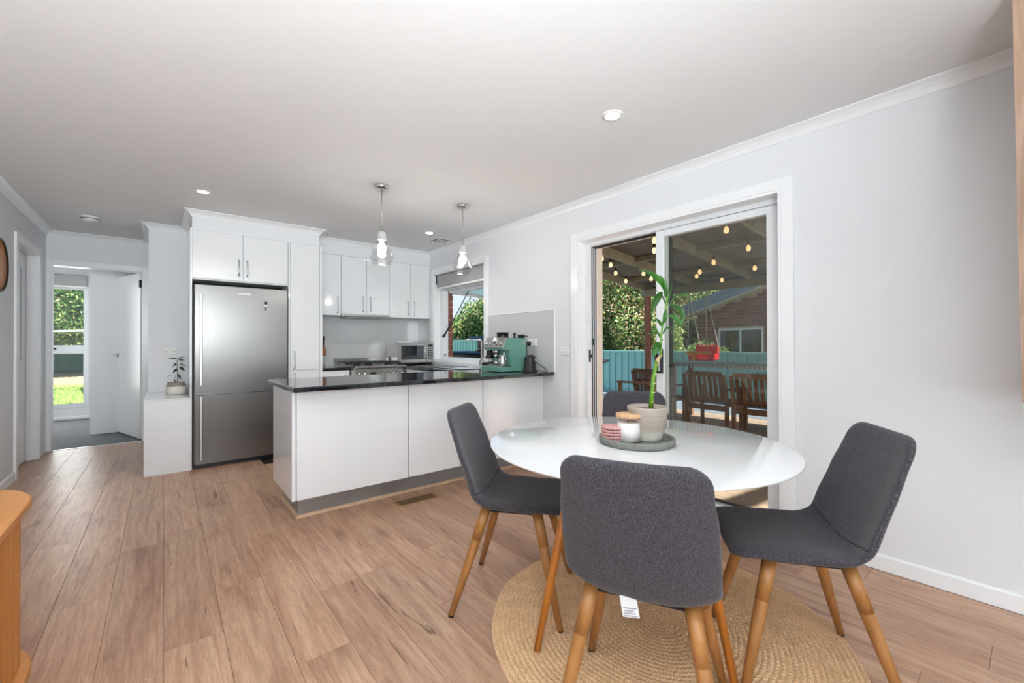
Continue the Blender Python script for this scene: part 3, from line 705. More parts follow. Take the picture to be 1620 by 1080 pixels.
# cooker
ck = empty('freestanding_cooker', (1.96,5.2,0), 'stainless steel freestanding gas cooker with round knobs', 'cooker')
MB().box(1.662,4.86,.06,2.272,5.57,.885,bev=.003).build('body','steel2',ck)
MB().box(1.662,4.835,.76,2.272,4.86,.878,bev=.004,seg=2).build('control_panel','steel2',ck)
MB().box(1.662,4.80,.882,2.272,5.57,.905,bev=.006,seg=2).build('hob_top','steel2',ck)
MB().box(1.662,5.572,.905,2.272,5.585,.975,bev=.003).build('upstand','nickel',ck)
MB().box(1.69,4.837,.2,2.245,4.858,.74,bev=.004).build('oven_door','black',ck)
MB().tube([(1.70,4.80,.70),(2.23,4.80,.70)],.011,10).build('oven_handle','chrome',ck)
MB().box(1.67,4.9,.0,2.26,5.5,.06).build('plinth','black',ck)
for i, xx in enumerate((1.715,1.775,1.99,2.05,2.115,2.175,2.235)):
    m = MB(); m.lathe([(0,0),(.019,0),(.018,.006),(.014,.008),(.013,.024),(0,.026)],(0,0,0),16)
    for v in m.bm.verts: v.co = Vector((xx+v.co.x, 4.835-v.co.z, .815+v.co.y))
    k_ = m.build('knob','chrome',ck)
MB().box(1.845,4.831,.797,1.915,4.836,.833,bev=.004).build('clock_display','black',ck)
for cx, cy, rr in ((1.78,5.06,.035),(1.78,5.38,.045),(1.967,5.22,.05),(2.15,5.06,.045),(2.15,5.38,.035)):
    MB().lathe([(rr,0),(rr,.012),(rr*.8,.018),(0,.018)],(cx,cy,.905),20).build('burner','black',ck)
for x0, x1 in ((1.69,1.865),(1.875,2.06),(2.07,2.245)):
    m = MB()
    for a in (x0,x1): m.box(a-.005,4.93,.928,a+.005,5.50,.940); 
    for b in (4.93,5.21,5.50): m.box(x0,b-.005,.928,x1,b+.005,.940)
    mx = (x0+x1)/2; m.box(mx-.004,4.93,.928,mx+.004,5.5,.942)
    for a in (x0,x1):
        for b in (4.93,5.50): m.box(a-.005,b-.005,.905,a+.005,b+.005,.93)
    m.build('pan_support','black',ck)
# microwave
mw = empty('microwave_oven', (2.55,5.28,.905), 'stainless steel microwave oven in the corner of the worktop', 'microwave')
MB().box(2.30,5.115,.907,2.805,5.47,1.168,bev=.004).build('case','steel2',mw)
MB().box(2.304,5.100,.912,2.700,5.115,1.164,bev=.004).build('door','steel2',mw)
MB().box(2.345,5.0965,.955,2.655,5.1005,1.135,bev=.002).build('door_window','black',mw)
M['darkglass'] = plain('dark_mirror_glass', '1b1d1f', .04, var=.02, Specular_IOR_Level=1.0)
mw.children[-1].data.materials[0] = M['darkglass']
MB().tube([(2.672,5.098,.96),(2.672,5.075,.97),(2.672,5.075,1.13),(2.672,5.098,1.14)],.006,8).build('handle','chrome',mw)
pl = MB().box(2.704,5.100,.912,2.801,5.115,1.164,bev=.003).build('control_panel','steel2',mw)
MB().box(2.716,5.098,1.115,2.790,5.1005,1.15).build('display','black',pl)
for r in range(6):
    for c in range(3):
        MB().box(2.718+c*.026,5.0975,1.085-r*.027,2.738+c*.026,5.1005,1.102-r*.027,bev=.001).build('button','black',pl)
for a, b in ((2.33,5.14),(2.78,5.14),(2.33,5.44),(2.78,5.44)): MB().lathe([(.012,0),(.012,.014)],(a,b,ct+.001),10).build('foot','rubber',mw)
m = MB()
for i in range(6): m.box(2.2985,5.31+i*.016,.935,2.3005,5.318+i*.016,.99)
m.build('side_vent','black',mw)
bxo = bx('baking_paper_box','white',None,2.36,5.2,1.1685,2.56,5.3,1.185,bev=.003); tag(bxo,'small flat white box lying on top of the microwave','box')
# knife block
kb = empty('knife_block', (1.45,5.33,ct+.001), 'steel and wood knife block half hidden behind the pantry', 'knife block')
m = MB(); m.box(1.415,5.28,ct+.001,1.475,5.40,ct+.15,bev=.004); m.build('block_base','steel2',kb)
m = MB(); m.box(1.40,5.27,ct+.12,1.485,5.41,ct+.235,bev=.022,seg=3); m.build('block_top','knifewood',kb)
for i, (xx,yy,hh) in enumerate(((1.425,5.30,.33),(1.465,5.33,.36),(1.45,5.38,.30))):
    MB().tube([(xx,yy,ct+.232),(xx+.008,yy,ct+hh)],[.008,.009],8).build('knife_handle','black',kb)
# sink and tap
sk = empty('kitchen_sink', (2.55,4.17,ct), 'stainless steel sink with drainer under the window', 'sink')
m = MB(); m.box(2.345,3.66+.02,ct+.001,2.79,3.71,ct+.007,bev=.002); m.box(2.345,3.71,ct+.001,2.38,4.70,ct+.007,bev=.002); m.box(2.76,3.71,ct+.001,2.79,4.70,ct+.007,bev=.002); m.box(2.38,4.66,ct+.001,2.76,4.70,ct+.007,bev=.002); m.box(2.38,4.17,ct+.001,2.76,4.20,ct+.007,bev=.002)
m.build('rim','sinksteel',sk)
m = MB(); m.box(2.38,4.20,ct+.0005,2.76,4.66,ct+.003)
for i in range(12): m.box(2.40,4.225+i*.035,ct+.003,2.74,4.24+i*.035,ct+.006)
m.build('drainer','sinksteel',sk)
m = MB(); m.box(2.38,3.71,ct+.0005,2.76,4.17,ct+.002); m.lathe([(.03,.002),(.03,.004),(0,.004)],(2.57,3.94,ct),16); m.build('bowl','sinksteel',sk)
tp = empty('mixer_tap', (2.70,3.84,ct+.007), 'square chrome gooseneck mixer tap at the sink', 'tap')
bm_ = MB().box(2.680,3.82,ct+.008,2.720,3.86,ct+.085,bev=.003); bm_.build('tap_body','chrome',tp)
m = MB(); m.box(2.692,3.833,ct+.085,2.708,3.847,1.19,bev=.003)
m.tube([(2.700,3.84,1.175),(2.698,3.842,1.192),(2.69,3.85,1.2),(2.59,3.95,1.203),(2.578,3.962,1.197),(2.576,3.964,1.18)],.0095,8); m.build('spout','chrome',tp)
MB().box(2.693,3.79,ct+.055,2.707,3.82,ct+.075,bev=.002).build('lever','chrome',tp)
db = empty('dish_soap_bottle', (2.80,3.78,ct+.0), 'slim grey soap bottle standing beside the tap', 'bottle')
MB().lathe([(0,0),(.018,0),(.018,.11),(.012,.125),(.008,.13),(.008,.15),(0,.15)],(2.808,3.73,ct+.008),14).build('bottle_body','nickel',db)

# ------------------------------------------------------------------ refrigerator
fr = empty('refrigerator', (.61,5.2,0), 'tall stainless steel refrigerator with the freezer below', 'refrigerator')
FX0, FX1, FFY = .216, 1.004, 4.900
MB().box(FX0+.004,FFY+.062,.05,FX1-.004,5.57,1.705,bev=.004).build('cabinet','kick',fr)
def fdoor(z0, z1):
    m = MB(); prof = [(FX0,FFY+.06),(FX0,FFY+.012),(FX0+.012,FFY)]
    n = 10
    pts = [(FX0,FFY+.058)] + [(FX0+.014-.014*math.cos(t), FFY+.014-.014*math.sin(t)) for t in [PI/2*i/4 for i in range(5)]] + [(FX1-.014+.014*math.sin(t), FFY+.014-.014*math.cos(t)) for t in [PI/2*i/4 for i in range(5)]] + [(FX1,FFY+.058)]
    m.prism(pts, 2, z0, z1); return m.build('door','steel',fr)
d1 = fdoor(.692, 1.712); d2 = fdoor(.045, .682)
for d, a, b in ((d1,.775,1.62),(d2,.085,.672)):
    MB().box(.262,FFY-.022,a,.282,FFY-.012,b,bev=.004,seg=2).build('handle','nickel',d)
    for q_ in (a+.01,b-.03): MB().box(.266,FFY-.013,q_,.278,FFY,q_+.02).build('handle_bracket','black',d)
MB().box(.560,FFY-.003,1.638,.668,FFY,1.656,bev=.001).build('badge','white',d1)
m = MB()
for i, ww in enumerate((.007,.006,.008,.007,.006,.008,.007)): m.box(.568+i*.0135,FFY-.0036,1.643,.568+i*.0135+ww,FFY-.003,1.651)
m.build('badge_lettering','ink',d1)
tm = empty('fridge_thermometer', (.80,FFY-.01,1.5), 'small silver digital gadget stuck on the refrigerator door', 'thermometer')
MB().box(.782,FFY-.014,1.525,.815,FFY-.001,1.595,bev=.004,seg=2).build('gadget_body','nickel',tm)
MB().box(.787,FFY-.0155,1.555,.810,FFY-.0138,1.585).build('gadget_screen','darkglass',tm)
MB().tube([(.798,FFY-.006,1.525),(.798,FFY-.008,1.49)],[.005,.003],8).build('gadget_probe','black',tm)
MB().box(FX0+.01,FFY+.05,0.0,FX1-.01,FFY+.09,.05).build('toe_grille','black',fr)
bx('fridge_gap_shade','dark',fc,.206,5.2,1.712,1.010,5.5,1.764)  # dark-coloured block paints in the shade of the gap above the refrigerator

# ------------------------------------------------------------------ low box with the small plant
lb = empty('low_storage_box', (.03,5.3,0), 'low white boxed-in ledge left of the refrigerator', 'ledge')
MB().box(-.132,4.922,0,.190,5.749,.655,bev=.001).build('body','satin',lb)
MB().box(-.134,4.918,.655,.189,5.749,.667,bev=.002).build('top_board','gloss',lb)
pp = empty('potted_rubber_plant', (.098,5.36,.667), 'small dark-leaved plant in a speckled white pot on the low ledge', 'potted plant')
m = MB(); m.lathe([(0,0),(.072,0),(.080,.006),(.082,.03),(.079,.078),(.078,.08)],(.098,5.36,.668),28); m.build('pot_body','speckle',pp)
m = MB(); m.lathe([(.0785,.080),(.066,.118),(.060,.118),(.066,.095),(0,.095)],(.098,5.36,.668),28); m.build('pot_collar','ceram_taupe',pp)
MB().lathe([(.064,.097),(.03,.102),(0,.104)],(.098,5.36,.668),20).build('soil','soil',pp)
MB().tube([(.105,5.36,.768),(.108,5.36,.83),(.106,5.362,.93),(.108,5.36,1.015)],[.004,.0035,.003,.002],6).tube([(.09,5.355,.768),(.086,5.352,.81),(.095,5.355,.85),(.1,5.358,.88)],[.003,.0025,.002,.0015],6).build('stem','stalk',pp)
M['stemgrey'] = plain('grey_stem','7b7c6e',.6); pp.children[-1].data.materials[0] = M['stemgrey']
def leaf_blade(m, base, tip, wid, nrm=(0,-1,.3), droop=.0, n=8, fold=.12, shape=.6):
    base = Vector(base); tip = Vector(tip); d = tip-base; L = d.length; t = d.normalized(); nn = Vector(nrm); sd_ = t.cross(nn).normalized(); up = sd_.cross(t).normalized()
    rows = []
    for i in range(n+1):
        s_ = i/n; ww = wid*math.sin(PI*min(1,max(0,s_**shape)))*.5+wid*.02*(1-s_)
        c = base + d*s_ + up*(math.sin(PI*s_)*L*.08) - Vector((0,0,1))*droop*s_*s_*L
        rows.append([c - sd_*ww + up*fold*ww, c - sd_*ww*.5+up*fold*.25*ww, c, c + sd_*ww*.5+up*fold*.25*ww, c + sd_*ww + up*fold*ww])
    m.grid(rows)
def px_leaf(P, du, dw, dv=0):   # local frame: u to the right as seen from the room, w up, v towards the room
    u = Vector((.775,-.632,0)); v = Vector((-.632,-.775,0)); return Vector(P) + u*du + Vector((0,0,dw)) + v*dv
sc_ = .00094/1.35
LP = [((440,235),(305,228),20),((455,235),(548,205),20),((465,250),(560,262),26),((440,285),(398,300),50),((440,330),(385,335),40),((490,318),(602,368),20),((480,365),(545,440),48),((450,400),(380,475),44),((345,495),(272,545),12),((465,490),(512,580),34),((400,345),(382,388),18),((400,570),(400,632),26),((430,600),(390,610),12)]
for (ax,ay),(cx_,cy_),wv in LP:
    f = 4.35/676/10.8
    m = MB(); b_ = px_leaf((.108,5.36,1.017), (ax-440)*f, -(ay-235)*f, rng.uniform(0,.01)); t_ = px_leaf((.108,5.36,1.017), (cx_-440)*f, -(cy_-235)*f, rng.uniform(-.02,.03))
    leaf_blade(m, b_, t_, wv*f, nrm=(-.632,-.775,.35), n=6); m.build('leaf','leafdark',pp)
po = empty('power_point', (.06,5.744,1.05), 'white double power point on the niche wall behind the plant', 'power point', 'power points')
MB().box(.0,5.738,1.055,.118,5.7495,1.128,bev=.003).build('plate','cream',po)
for xx in (.028,.088):
    MB().box(xx-.006,5.7355,1.098,xx+.006,5.739,1.112,bev=.001).build('rocker_switch','white',po)
    m = MB(); m.box(xx-.008,5.7372,1.08,xx-.004,5.7385,1.088); m.box(xx+.004,5.7372,1.08,xx+.008,5.7385,1.088); m.box(xx-.0015,5.7372,1.066,xx+.0015,5.7385,1.074); m.build('socket_slots','black',po)
po2 = empty('power_point', (2.83,3.15,1.14), 'white double power point on the splash panel behind the coffee machine', 'power point', 'power points')
MB().box(2.817,3.085,1.130,2.8285,3.20,1.203,bev=.003).build('plate','white',po2)
for yy in (3.115,3.17): MB().box(2.8145,yy-.006,1.176,2.818,yy+.006,1.19,bev=.001).build('rocker_switch','white',po2)
lsw = empty('light_switch', (2.83,2.71,1.05), 'white four-gang light switch beside the sliding door', 'light switch')
MB().box(2.824,2.655,1.052,2.8345,2.765,1.122,bev=.003).build('plate','white',lsw)
for i in range(4): MB().box(2.821,2.675+i*.021,1.080,2.8245,2.685+i*.021,1.094,bev=.001).build('rocker_switch','white',lsw)
# black plug and cord + black tank column
# ------------------------------------------------------------------ coffee machine
cm = empty('coffee_machine', (2.56,3.26,ct+.001), 'sage green espresso machine with steel front panel', 'coffee machine')
z0 = ct+.002
m = MB(); m.prism([(2.52,z0+.055),(2.715,z0+.02),(2.715,z0+.315),(2.47,z0+.315),(2.425,z0+.225),(2.50,z0+.21)],1,3.11,3.405); 
for e in (): pass
m.build('body','mint',cm)
m = MB(); m.prism([(2.40,z0+.004),(2.72,z0+.004),(2.72,z0+.05),(2.41,z0+.05),(2.398,z0+.042)],1,3.10,3.415); m.build('drip_tray_base','mint',cm)
m = MB(); m.box(2.41,3.115,z0+.05,2.53,3.40,z0+.055)
for i in range(9): m.box(2.418+i*.012,3.12,z0+.055,2.424+i*.012,3.395,z0+.0575)
m.build('drip_grille','nickel',cm)
m = MB(); m.prism([(2.4255,z0+.222),(2.4715,z0+.317),(2.464,z0+.321),(2.413,z0+.226)],1,3.108,3.407); fp = m.build('front_panel','steel2',cm)
def on_panel(y, s, r, h, nm, mat, n=18):
    m = MB(); m.lathe([(0,0),(r,0),(r*.96,h),(0,h*1.05)],(0,0,0),n)
    nrm = Vector((-.88,0,.475)).normalized(); q = Vector((0,0,1)).rotation_difference(nrm).to_matrix(); base = Vector((2.415+.05*s, y, z0+.228+.093*s))
    for v in m.bm.verts: v.co = q @ v.co + base
    return m.build(nm, mat, fp)
on_panel(3.258,.72,.034,.014,'pressure_gauge','chrome'); on_panel(3.258,.72,.027,.016,'gauge_face','white')
on_panel(3.15,.35,.014,.014,'button','chrome'); on_panel(3.21,.35,.012,.014,'button','chrome'); on_panel(3.31,.35,.012,.014,'button','chrome'); on_panel(3.37,.35,.014,.014,'button','chrome')
m = MB(); m.prism([(2.43,z0+.205),(2.56,z0+.205),(2.56,z0+.222),(2.425,z0+.222)],1,3.112,3.403); m.build('lower_trim','mint',cm)
MB().lathe([(0,.0),(.034,0),(.036,.03),(.036,.05),(0,.05)],(2.475,3.28,z0+.158),22).build('group_head','nickel',cm)
m = MB(); m.lathe([(.0,0),(.03,0),(.034,.026),(0,.026)],(2.475,3.28,z0+.135),20); pf = m.build('portafilter','chrome',cm)
MB().tube([(2.45,3.28,z0+.148),(2.37,3.30,z0+.135)],[.013,.015],12).build('portafilter_handle','black',cm)
MB().box(2.44,3.335,z0+.12,2.50,3.395,z0+.20,bev=.012,seg=2).build('grinder_outlet','black',cm)
m = MB(); m.lathe([(.062,0),(.058,.012),(.058,.05),(.066,.052),(.066,.058),(0,.06)],(2.60,3.335,z0+.316),26); m.build('bean_hopper','black',cm)
MB().tube([(2.47,3.135,z0+.225),(2.455,3.13,z0+.17),(2.45,3.13,z0+.07)],.005,8).build('steam_wand','chrome',cm)
m = MB(); m.lathe([(.026,0),(.012,.006),(.009,.03),(.014,.034),(.014,.05),(0,.052)],(2.64,3.20,z0+.316),18); m.build('tamper','black',cm)
MB().box(2.718,3.14,z0+.02,2.758,3.38,z0+.285,bev=.006).build('water_tank','black',cm)
m = MB()
for i in range(3):
    for j in range(3): m.box(2.665+i*.014,3.1085,z0+.262+j*.012,2.675+i*.014,3.111,z0+.270+j*.012)
m.build('side_badge','kick',cm)
p2 = empty('spare_portafilter', (2.68,3.16,z0+.32), 'black filter basket holder lying on top of the coffee machine', 'portafilter')
m = MB(); m.lathe([(0,0),(.033,0),(.036,.03),(.036,.034),(.03,.034),(0,.02)],(2.695,3.165,z0+.3165),20); m.build('basket','black',p2)
MB().tube([(2.70,3.13,z0+.335),(2.712,3.09,z0+.333)],.006,8).build('lug','black',p2)
jg = empty('milk_jug', (2.455,3.16,z0+.058), 'small stainless steel milk jug standing on the drip tray', 'jug')
MB().lathe([(0,0),(.038,0),(.040,.006),(.038,.04),(.030,.085),(.033,.098),(.031,.098),(.028,.085),(.035,.04),(.037,.008),(0,.006)],(2.462,3.165,z0+.0585),24).build('jug_body','chrome',jg)
MB().tube([(2.462,3.13,z0+.145),(2.455,3.105,z0+.14),(2.455,3.10,z0+.10),(2.46,3.126,z0+.078)],.004,8).build('jug_handle','chrome',jg)
p3 = empty('resting_portafilter', (2.42,3.34,z0+.06), 'portafilter with black handle resting on the drip tray', 'portafilter')
MB().lathe([(0,0),(.026,0),(.032,.02),(.034,.034),(.03,.034),(0,.022)],(2.475,3.27,z0+.0585),20).build('basket','chrome',p3)
MB().tube([(2.45,3.29,z0+.085),(2.375,3.365,z0+.068)],[.011,.015],12).build('handle','black',p3)
# small black appliance, its cord
ka = empty('milk_frother', (2.62,2.95,ct+.001), 'small black milk frother with a silver button right of the coffee machine', 'milk frother')
m = MB(); P = []
for z, r in ((0,.062),(.018,.065),(.022,.061),(.125,.053)): P.append((r,z))
m.lathe([(0,0)]+P+[(.049,.145),(.03,.158),(0,.16)],(2.63,2.965,ct+.0015),30)
for v in m.bm.verts:
    if v.co.z > ct+.13: v.co.z += (v.co.x-2.63)*.12
m.build('jug_body','black',ka)
m = MB(); m.lathe([(0,0),(.011,0),(.010,.004),(0,.005)],(0,0,0),16)
for v in m.bm.verts:
    c = v.co.copy(); v.co = Vector((2.63+.0,2.965,ct+.115)) + Vector((.35,-.93,0))*(.0535+c.z) + Vector((.93,.35,0))*c.x + Vector((0,0,c.y))
m.build('button','chrome',ka)
MB().lathe([(.066,0),(.066,.012),(.06,.014)],(2.63,2.965,ct+.001),30).build('base_ring','rubber',ka)
MB().tube([(2.69,2.95,ct+.02),(2.74,2.92,ct+.008),(2.79,2.90,ct+.006),(2.80,2.92,ct+.02),(2.77,2.955,ct+.05),(2.735,2.985,ct+.085),(2.70,2.99,ct+.1)],.0032,6).build('power_cord','black',ka)
pg = empty('power_plug', (2.79,3.17,1.14), 'round black plug in the power point behind the coffee machine', 'plug')
m = MB(); m.lathe([(0,0),(.020,0),(.022,.012),(.014,.038),(0,.042)],(0,0,0),16)
for v in m.bm.verts: v.co = Vector((2.8165-v.co.z, 3.175+v.co.x, 1.155+v.co.y))
m.build('plug_body','black',pg)
MB().tube([(2.776,3.175,1.155),(2.765,3.18,1.14),(2.768,3.20,1.06),(2.775,3.22,ct+.004)],.0035,6).build('cord','black',pg)

# ------------------------------------------------------------------ ceiling things
GL = 'ceiling downlights'
for i, (x, y, lab) in enumerate(((1.897,1.454,'round white recessed downlight above the dining table'),(.248,4.282,'round white recessed downlight in front of the refrigerator'),(2.305,4.288,'round white recessed downlight over the kitchen, beside the air vent'))):
    t = empty('downlight', (x,y,H), lab, 'downlight', GL)
    MB().lathe([(.055,0),(.055,-.004),(.042,-.007),(.038,-.002),(.038,.0)],(x,y,H),32).build('bezel','white',t)
    MB().lathe([(.037,-.003),(0,-.003)],(x,y,H),28).build('lens','glow',t)
    light('downlight_beam', 'SPOT', (x,y,H-.02), 14, (1,.98,.95), (0,0,-1), spot_size=R_(130), spot_blend=.8, shadow_soft_size=.05)
def pendant(x, y, lab):
    t = empty('pendant_light', (x,y,H), lab, 'pendant light', 'clear glass pendant lights over the peninsula')
    MB().lathe([(0,0),(.055,0),(.055,-.022),(.050,-.027),(0,-.027)],(x,y,H),32).build('ceiling_rose','chrome',t)
    MB().tube([(x,y,H-.027),(x,y,2.038)],.0035,8).build('cord','nickel',t)
    MB().lathe([(0,2.040),(.012,2.038),(.030,2.030),(.034,2.018),(.034,1.995),(.038,1.990),(.038,1.972),(.030,1.968),(0,1.968)],(x,y,0),28).build('lamp_holder','nozzle',t)
    pr_ = [(.036,1.990),(.042,1.975),(.096,1.835),(.074,1.782),(0,1.778)]
    inn = [(r-.003 if r > .01 else 0, z+(.003 if r < .08 else 0)) for r, z in pr_]
    m = MB(); m.lathe(pr_, (x,y,0), 8, facet=True); m.build('glass_shade','shade_glass',t)
    MB().lathe([(0,1.966),(.014,1.964),(.016,1.95),(.032,1.925),(.036,1.905),(.030,1.882),(.016,1.870),(0,1.866)],(x,y,0),24).build('light_bulb','bulb',t)
    light('pendant_glow','POINT',(x,y,1.84),3,(1,.97,.92),shadow_soft_size=.04)
pendant(1.326,3.238,'clear glass pendant light nearest the refrigerator')
pendant(2.077,3.242,'clear glass pendant light nearest the kitchen window')
sm = empty('smoke_detector', (-.551,5.812,H), 'round white smoke detector on the hall ceiling', 'smoke detector')
MB().lathe([(0,0),(.075,0),(.075,-.012),(.070,-.016)],(-.551,5.812,H),36).build('base','white',sm)
MB().lathe([(.060,-.014),(.060,-.030),(.052,-.038),(0,-.040)],(-.551,5.812,H),36).build('cover','white',sm)
MB().lathe([(.0605,-.018),(.061,-.022),(.0605,-.026)],(-.551,5.812,H),36).build('sensor_slot','kick',sm)
vt = empty('ceiling_vent', (2.60,4.54,H), 'square white air diffuser in the kitchen ceiling', 'vent')
m = MB()
for r, z in ((.125,0),(.095,-.010),(.065,-.018),(.035,-.026)):
    a = r; b = r-.022; cx, cy = 2.60, 4.54
    for (x0,y0,x1,y1) in ((-a,-a,a,-b),(-a,b,a,a),(-a,-b,-b,b),(b,-b,a,b)): m.box(cx+x0,cy+y0,H+z-.004,cx+x1,cy+y1,H+z)
m.build('louvre_rings','white',vt)
MB().box(2.48,4.42,H-.001,2.72,4.66,H-.0002).build('throat','dark',vt)
fv = empty('floor_vent', (1.458,2.916,0), 'rectangular metal heating vent set in the floor before the peninsula', 'vent')
m = MB(); a0,a1,b0,b1 = 1.298,1.622,2.855,2.978
for q in ((a0,b0,a1,b0+.018),(a0,b1-.018,a1,b1),(a0,b0+.018,a0+.02,b1-.018),(a1-.02,b0+.018,a1,b1-.018)): m.box(q[0],q[1],.0005,q[2],q[3],.005,bev=.0015)
m.build('vent_frame','brass',fv)
MB().box(a0+.018,b0+.016,.0004,a1-.018,b1-.016,.0015).build('vent_throat','dark',fv)
for i in range(22):
    xx = a0+.028+i*.0125; MB().box(xx,b0+.018,.0015,xx+.0035,b1-.018,.0045).build('louvre','brass',fv)
MB().box(a0+.02,(b0+b1)/2-.003,.0016,a1-.02,(b0+b1)/2+.003,.0048).build('divider','brass',fv)

# ------------------------------------------------------------------ sideboard, wall disc, timber frame, plant tip
sb = empty('sideboard', (-.65,1.6,0), 'honey oak sideboard with reeded sides and a rounded end', 'sideboard')
def stadium(cx, y0, y1, r, n=20):
    return [(cx+r*math.cos(a), y1+r*math.sin(a)) for a in [PI*i/n for i in range(n+1)]] + [(cx-r,y0),(cx+r,y0)]
m = MB(); rounded_slab(m, stadium(-.655,.98,2.2,.300), .592, .62, .005); m.build('top','oaktop',sb)
m = MB(); rounded_slab(m, stadium(-.655,.98,2.2,.300), .012, .045, .005); m.build('base_plinth','oaktop',sb)
m = MB(); rounded_slab(m, stadium(-.655,1.0,2.2,.262), .045, .592, .001); m.build('carcass','oak',sb)
rd = None
pts = [(-.655+.264, 1.02+i*.0205) for i in range(58)]
pts += [(-.655+.264*math.cos(a), 2.2+.264*math.sin(a)) for a in [PI*i/40 for i in range(41)]]
for (x, y) in pts:
    if rd is None:
        b_ = MB(); b_.tube([(0,0,.046),(0,0,.591)],.0098,8,cap=False); rd = b_.build('reed_slat','oak',sb,world=False); rdme = rd.data
        rd.location = Vector((x,y,0))-WL[sb]
    else:
        o = bpy.data.objects.new('reed_slat', rdme); C.objects.link(o); o.parent = sb; o.location = Vector((x,y,0))-WL[sb]
wd = empty('round_wall_hanging', (XL,5.02,1.77), 'round amber wall hanging with a black rim on the left wall', 'wall hanging')
m = MB(); m.lathe([(0,0),(.197,0),(.197,.012),(0,.012)],(0,0,0),64)
for v in m.bm.verts: v.co = Vector((XL+.002+v.co.z, 5.018+v.co.x, 1.772+v.co.y))
m.build('face','disc',wd)
m = MB(); m.lathe([(.194,0),(.206,0),(.206,.02),(.194,.02),(.194,0)],(0,0,0),64)
for v in m.bm.verts: v.co = Vector((XL+.002+v.co.z, 5.018+v.co.x, 1.772+v.co.y))
m.build('rim','black',wd)
tf = empty('oak_wall_cupboard', (2.57,-.25,.93), 'weathered oak wall cupboard cut off by the right edge of the photo', 'cupboard')
m = MB(); m.prism([(.046,2.395),(.030,.945),(-.60,.945),(-.60,2.395)],0,2.32,2.833); m.build('carcass','greyoak',tf)
m = MB(); m.prism([(.048,2.394),(.0325,.946),(-.275,.946),(-.275,2.394)],0,2.30,2.319); m.build('door','greyoak',tf)
m = MB(); m.prism([(-.279,2.394),(-.279,.946),(-.60,.946),(-.60,2.394)],0,2.30,2.319); m.build('door','greyoak',tf)
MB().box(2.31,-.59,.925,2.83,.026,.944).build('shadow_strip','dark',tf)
bp = empty('floor_plant', (0,.55,0), 'green leaf tip of a plant just below the camera', 'plant')
fo = Vector((.0,.60,.775))
m = MB(); m.lathe([(0,0),(.07,0),(.095,.16),(.10,.17),(.09,.17),(.085,.15),(0,.15)],(.0,.52,.002),28); m.build('pot','ceram_taupe',bp)
MB().lathe([(.085,.152),(.04,.158),(0,.16)],(0,.52,.002),20).build('soil','soil',bp)
MB().tube([(0,.52,.155),(.005,.53,.45),(0,.56,.70)],[.006,.005,.003],8).build('stem','stalk',bp)
for k, (bx_, tx, wv) in enumerate((((0,.56,.70),(.0,.615,.772),.045),((.002,.535,.5),(.10,.50,.62),.05),((.003,.53,.48),(-.1,.50,.6),.05),((0,.52,.36),(.05,.42,.44),.05))):
    m = MB(); leaf_blade(m,bx_,tx,wv,nrm=(0,-.4,1),n=8); m.build('leaf','bamboo_leaf',bp)

# ------------------------------------------------------------------ rug
RC = (1.592,.991); RR = .692
rings = 36; sub = 7; na = 800
dr = RR/rings
rs = np.concatenate([[0.0005], np.arange(1, rings*sub+1)*dr/sub]); th = np.arange(na)*2*PI/na
Rg, Tg = np.meshgrid(rs, th, indexing='ij')
ringi = np.floor(np.clip(Rg/dr-1e-6,0,rings-1)); fr_ = Rg/dr-ringi
cnt = np.maximum(6, np.round((ringi+.5)*dr*2*PI/.019))
# braid: chevron strands, alternating bulges on either half of each ring
ph = Tg*cnt + ringi*1.7
bul = .5+.5*np.cos(ph + np.where(fr_ < .5, 0, PI) + (fr_-.5)*2.2)
Zg = .0035 + .0065*np.sin(PI*np.clip(fr_,0.02,.98))**.6*(.45+.55*bul)
Zg[-1,:] = .001
wob = RR*(1+.006*np.sin(3*Tg+1)+.004*np.sin(7*Tg)+.003*np.sin(13*Tg))/RR
X = RC[0]+Rg*wob*np.cos(Tg); Y = RC[1]+Rg*wob*np.sin(Tg)
V = np.stack([X,Y,Zg],-1).reshape(-1,3); nr = len(rs)
ii, jj = np.meshgrid(np.arange(nr-1), np.arange(na), indexing='ij'); j2 = (jj+1)%na
F = np.stack([ii*na+jj,(ii+1)*na+jj,(ii+1)*na+j2,ii*na+j2],-1).reshape(-1,4)
rug = npmesh('jute_rug', V, F, ['jute'], smooth=True); tag(rug,'round braided natural jute rug under the dining table','rug'); WL[rug] = Vector((0,0,0))

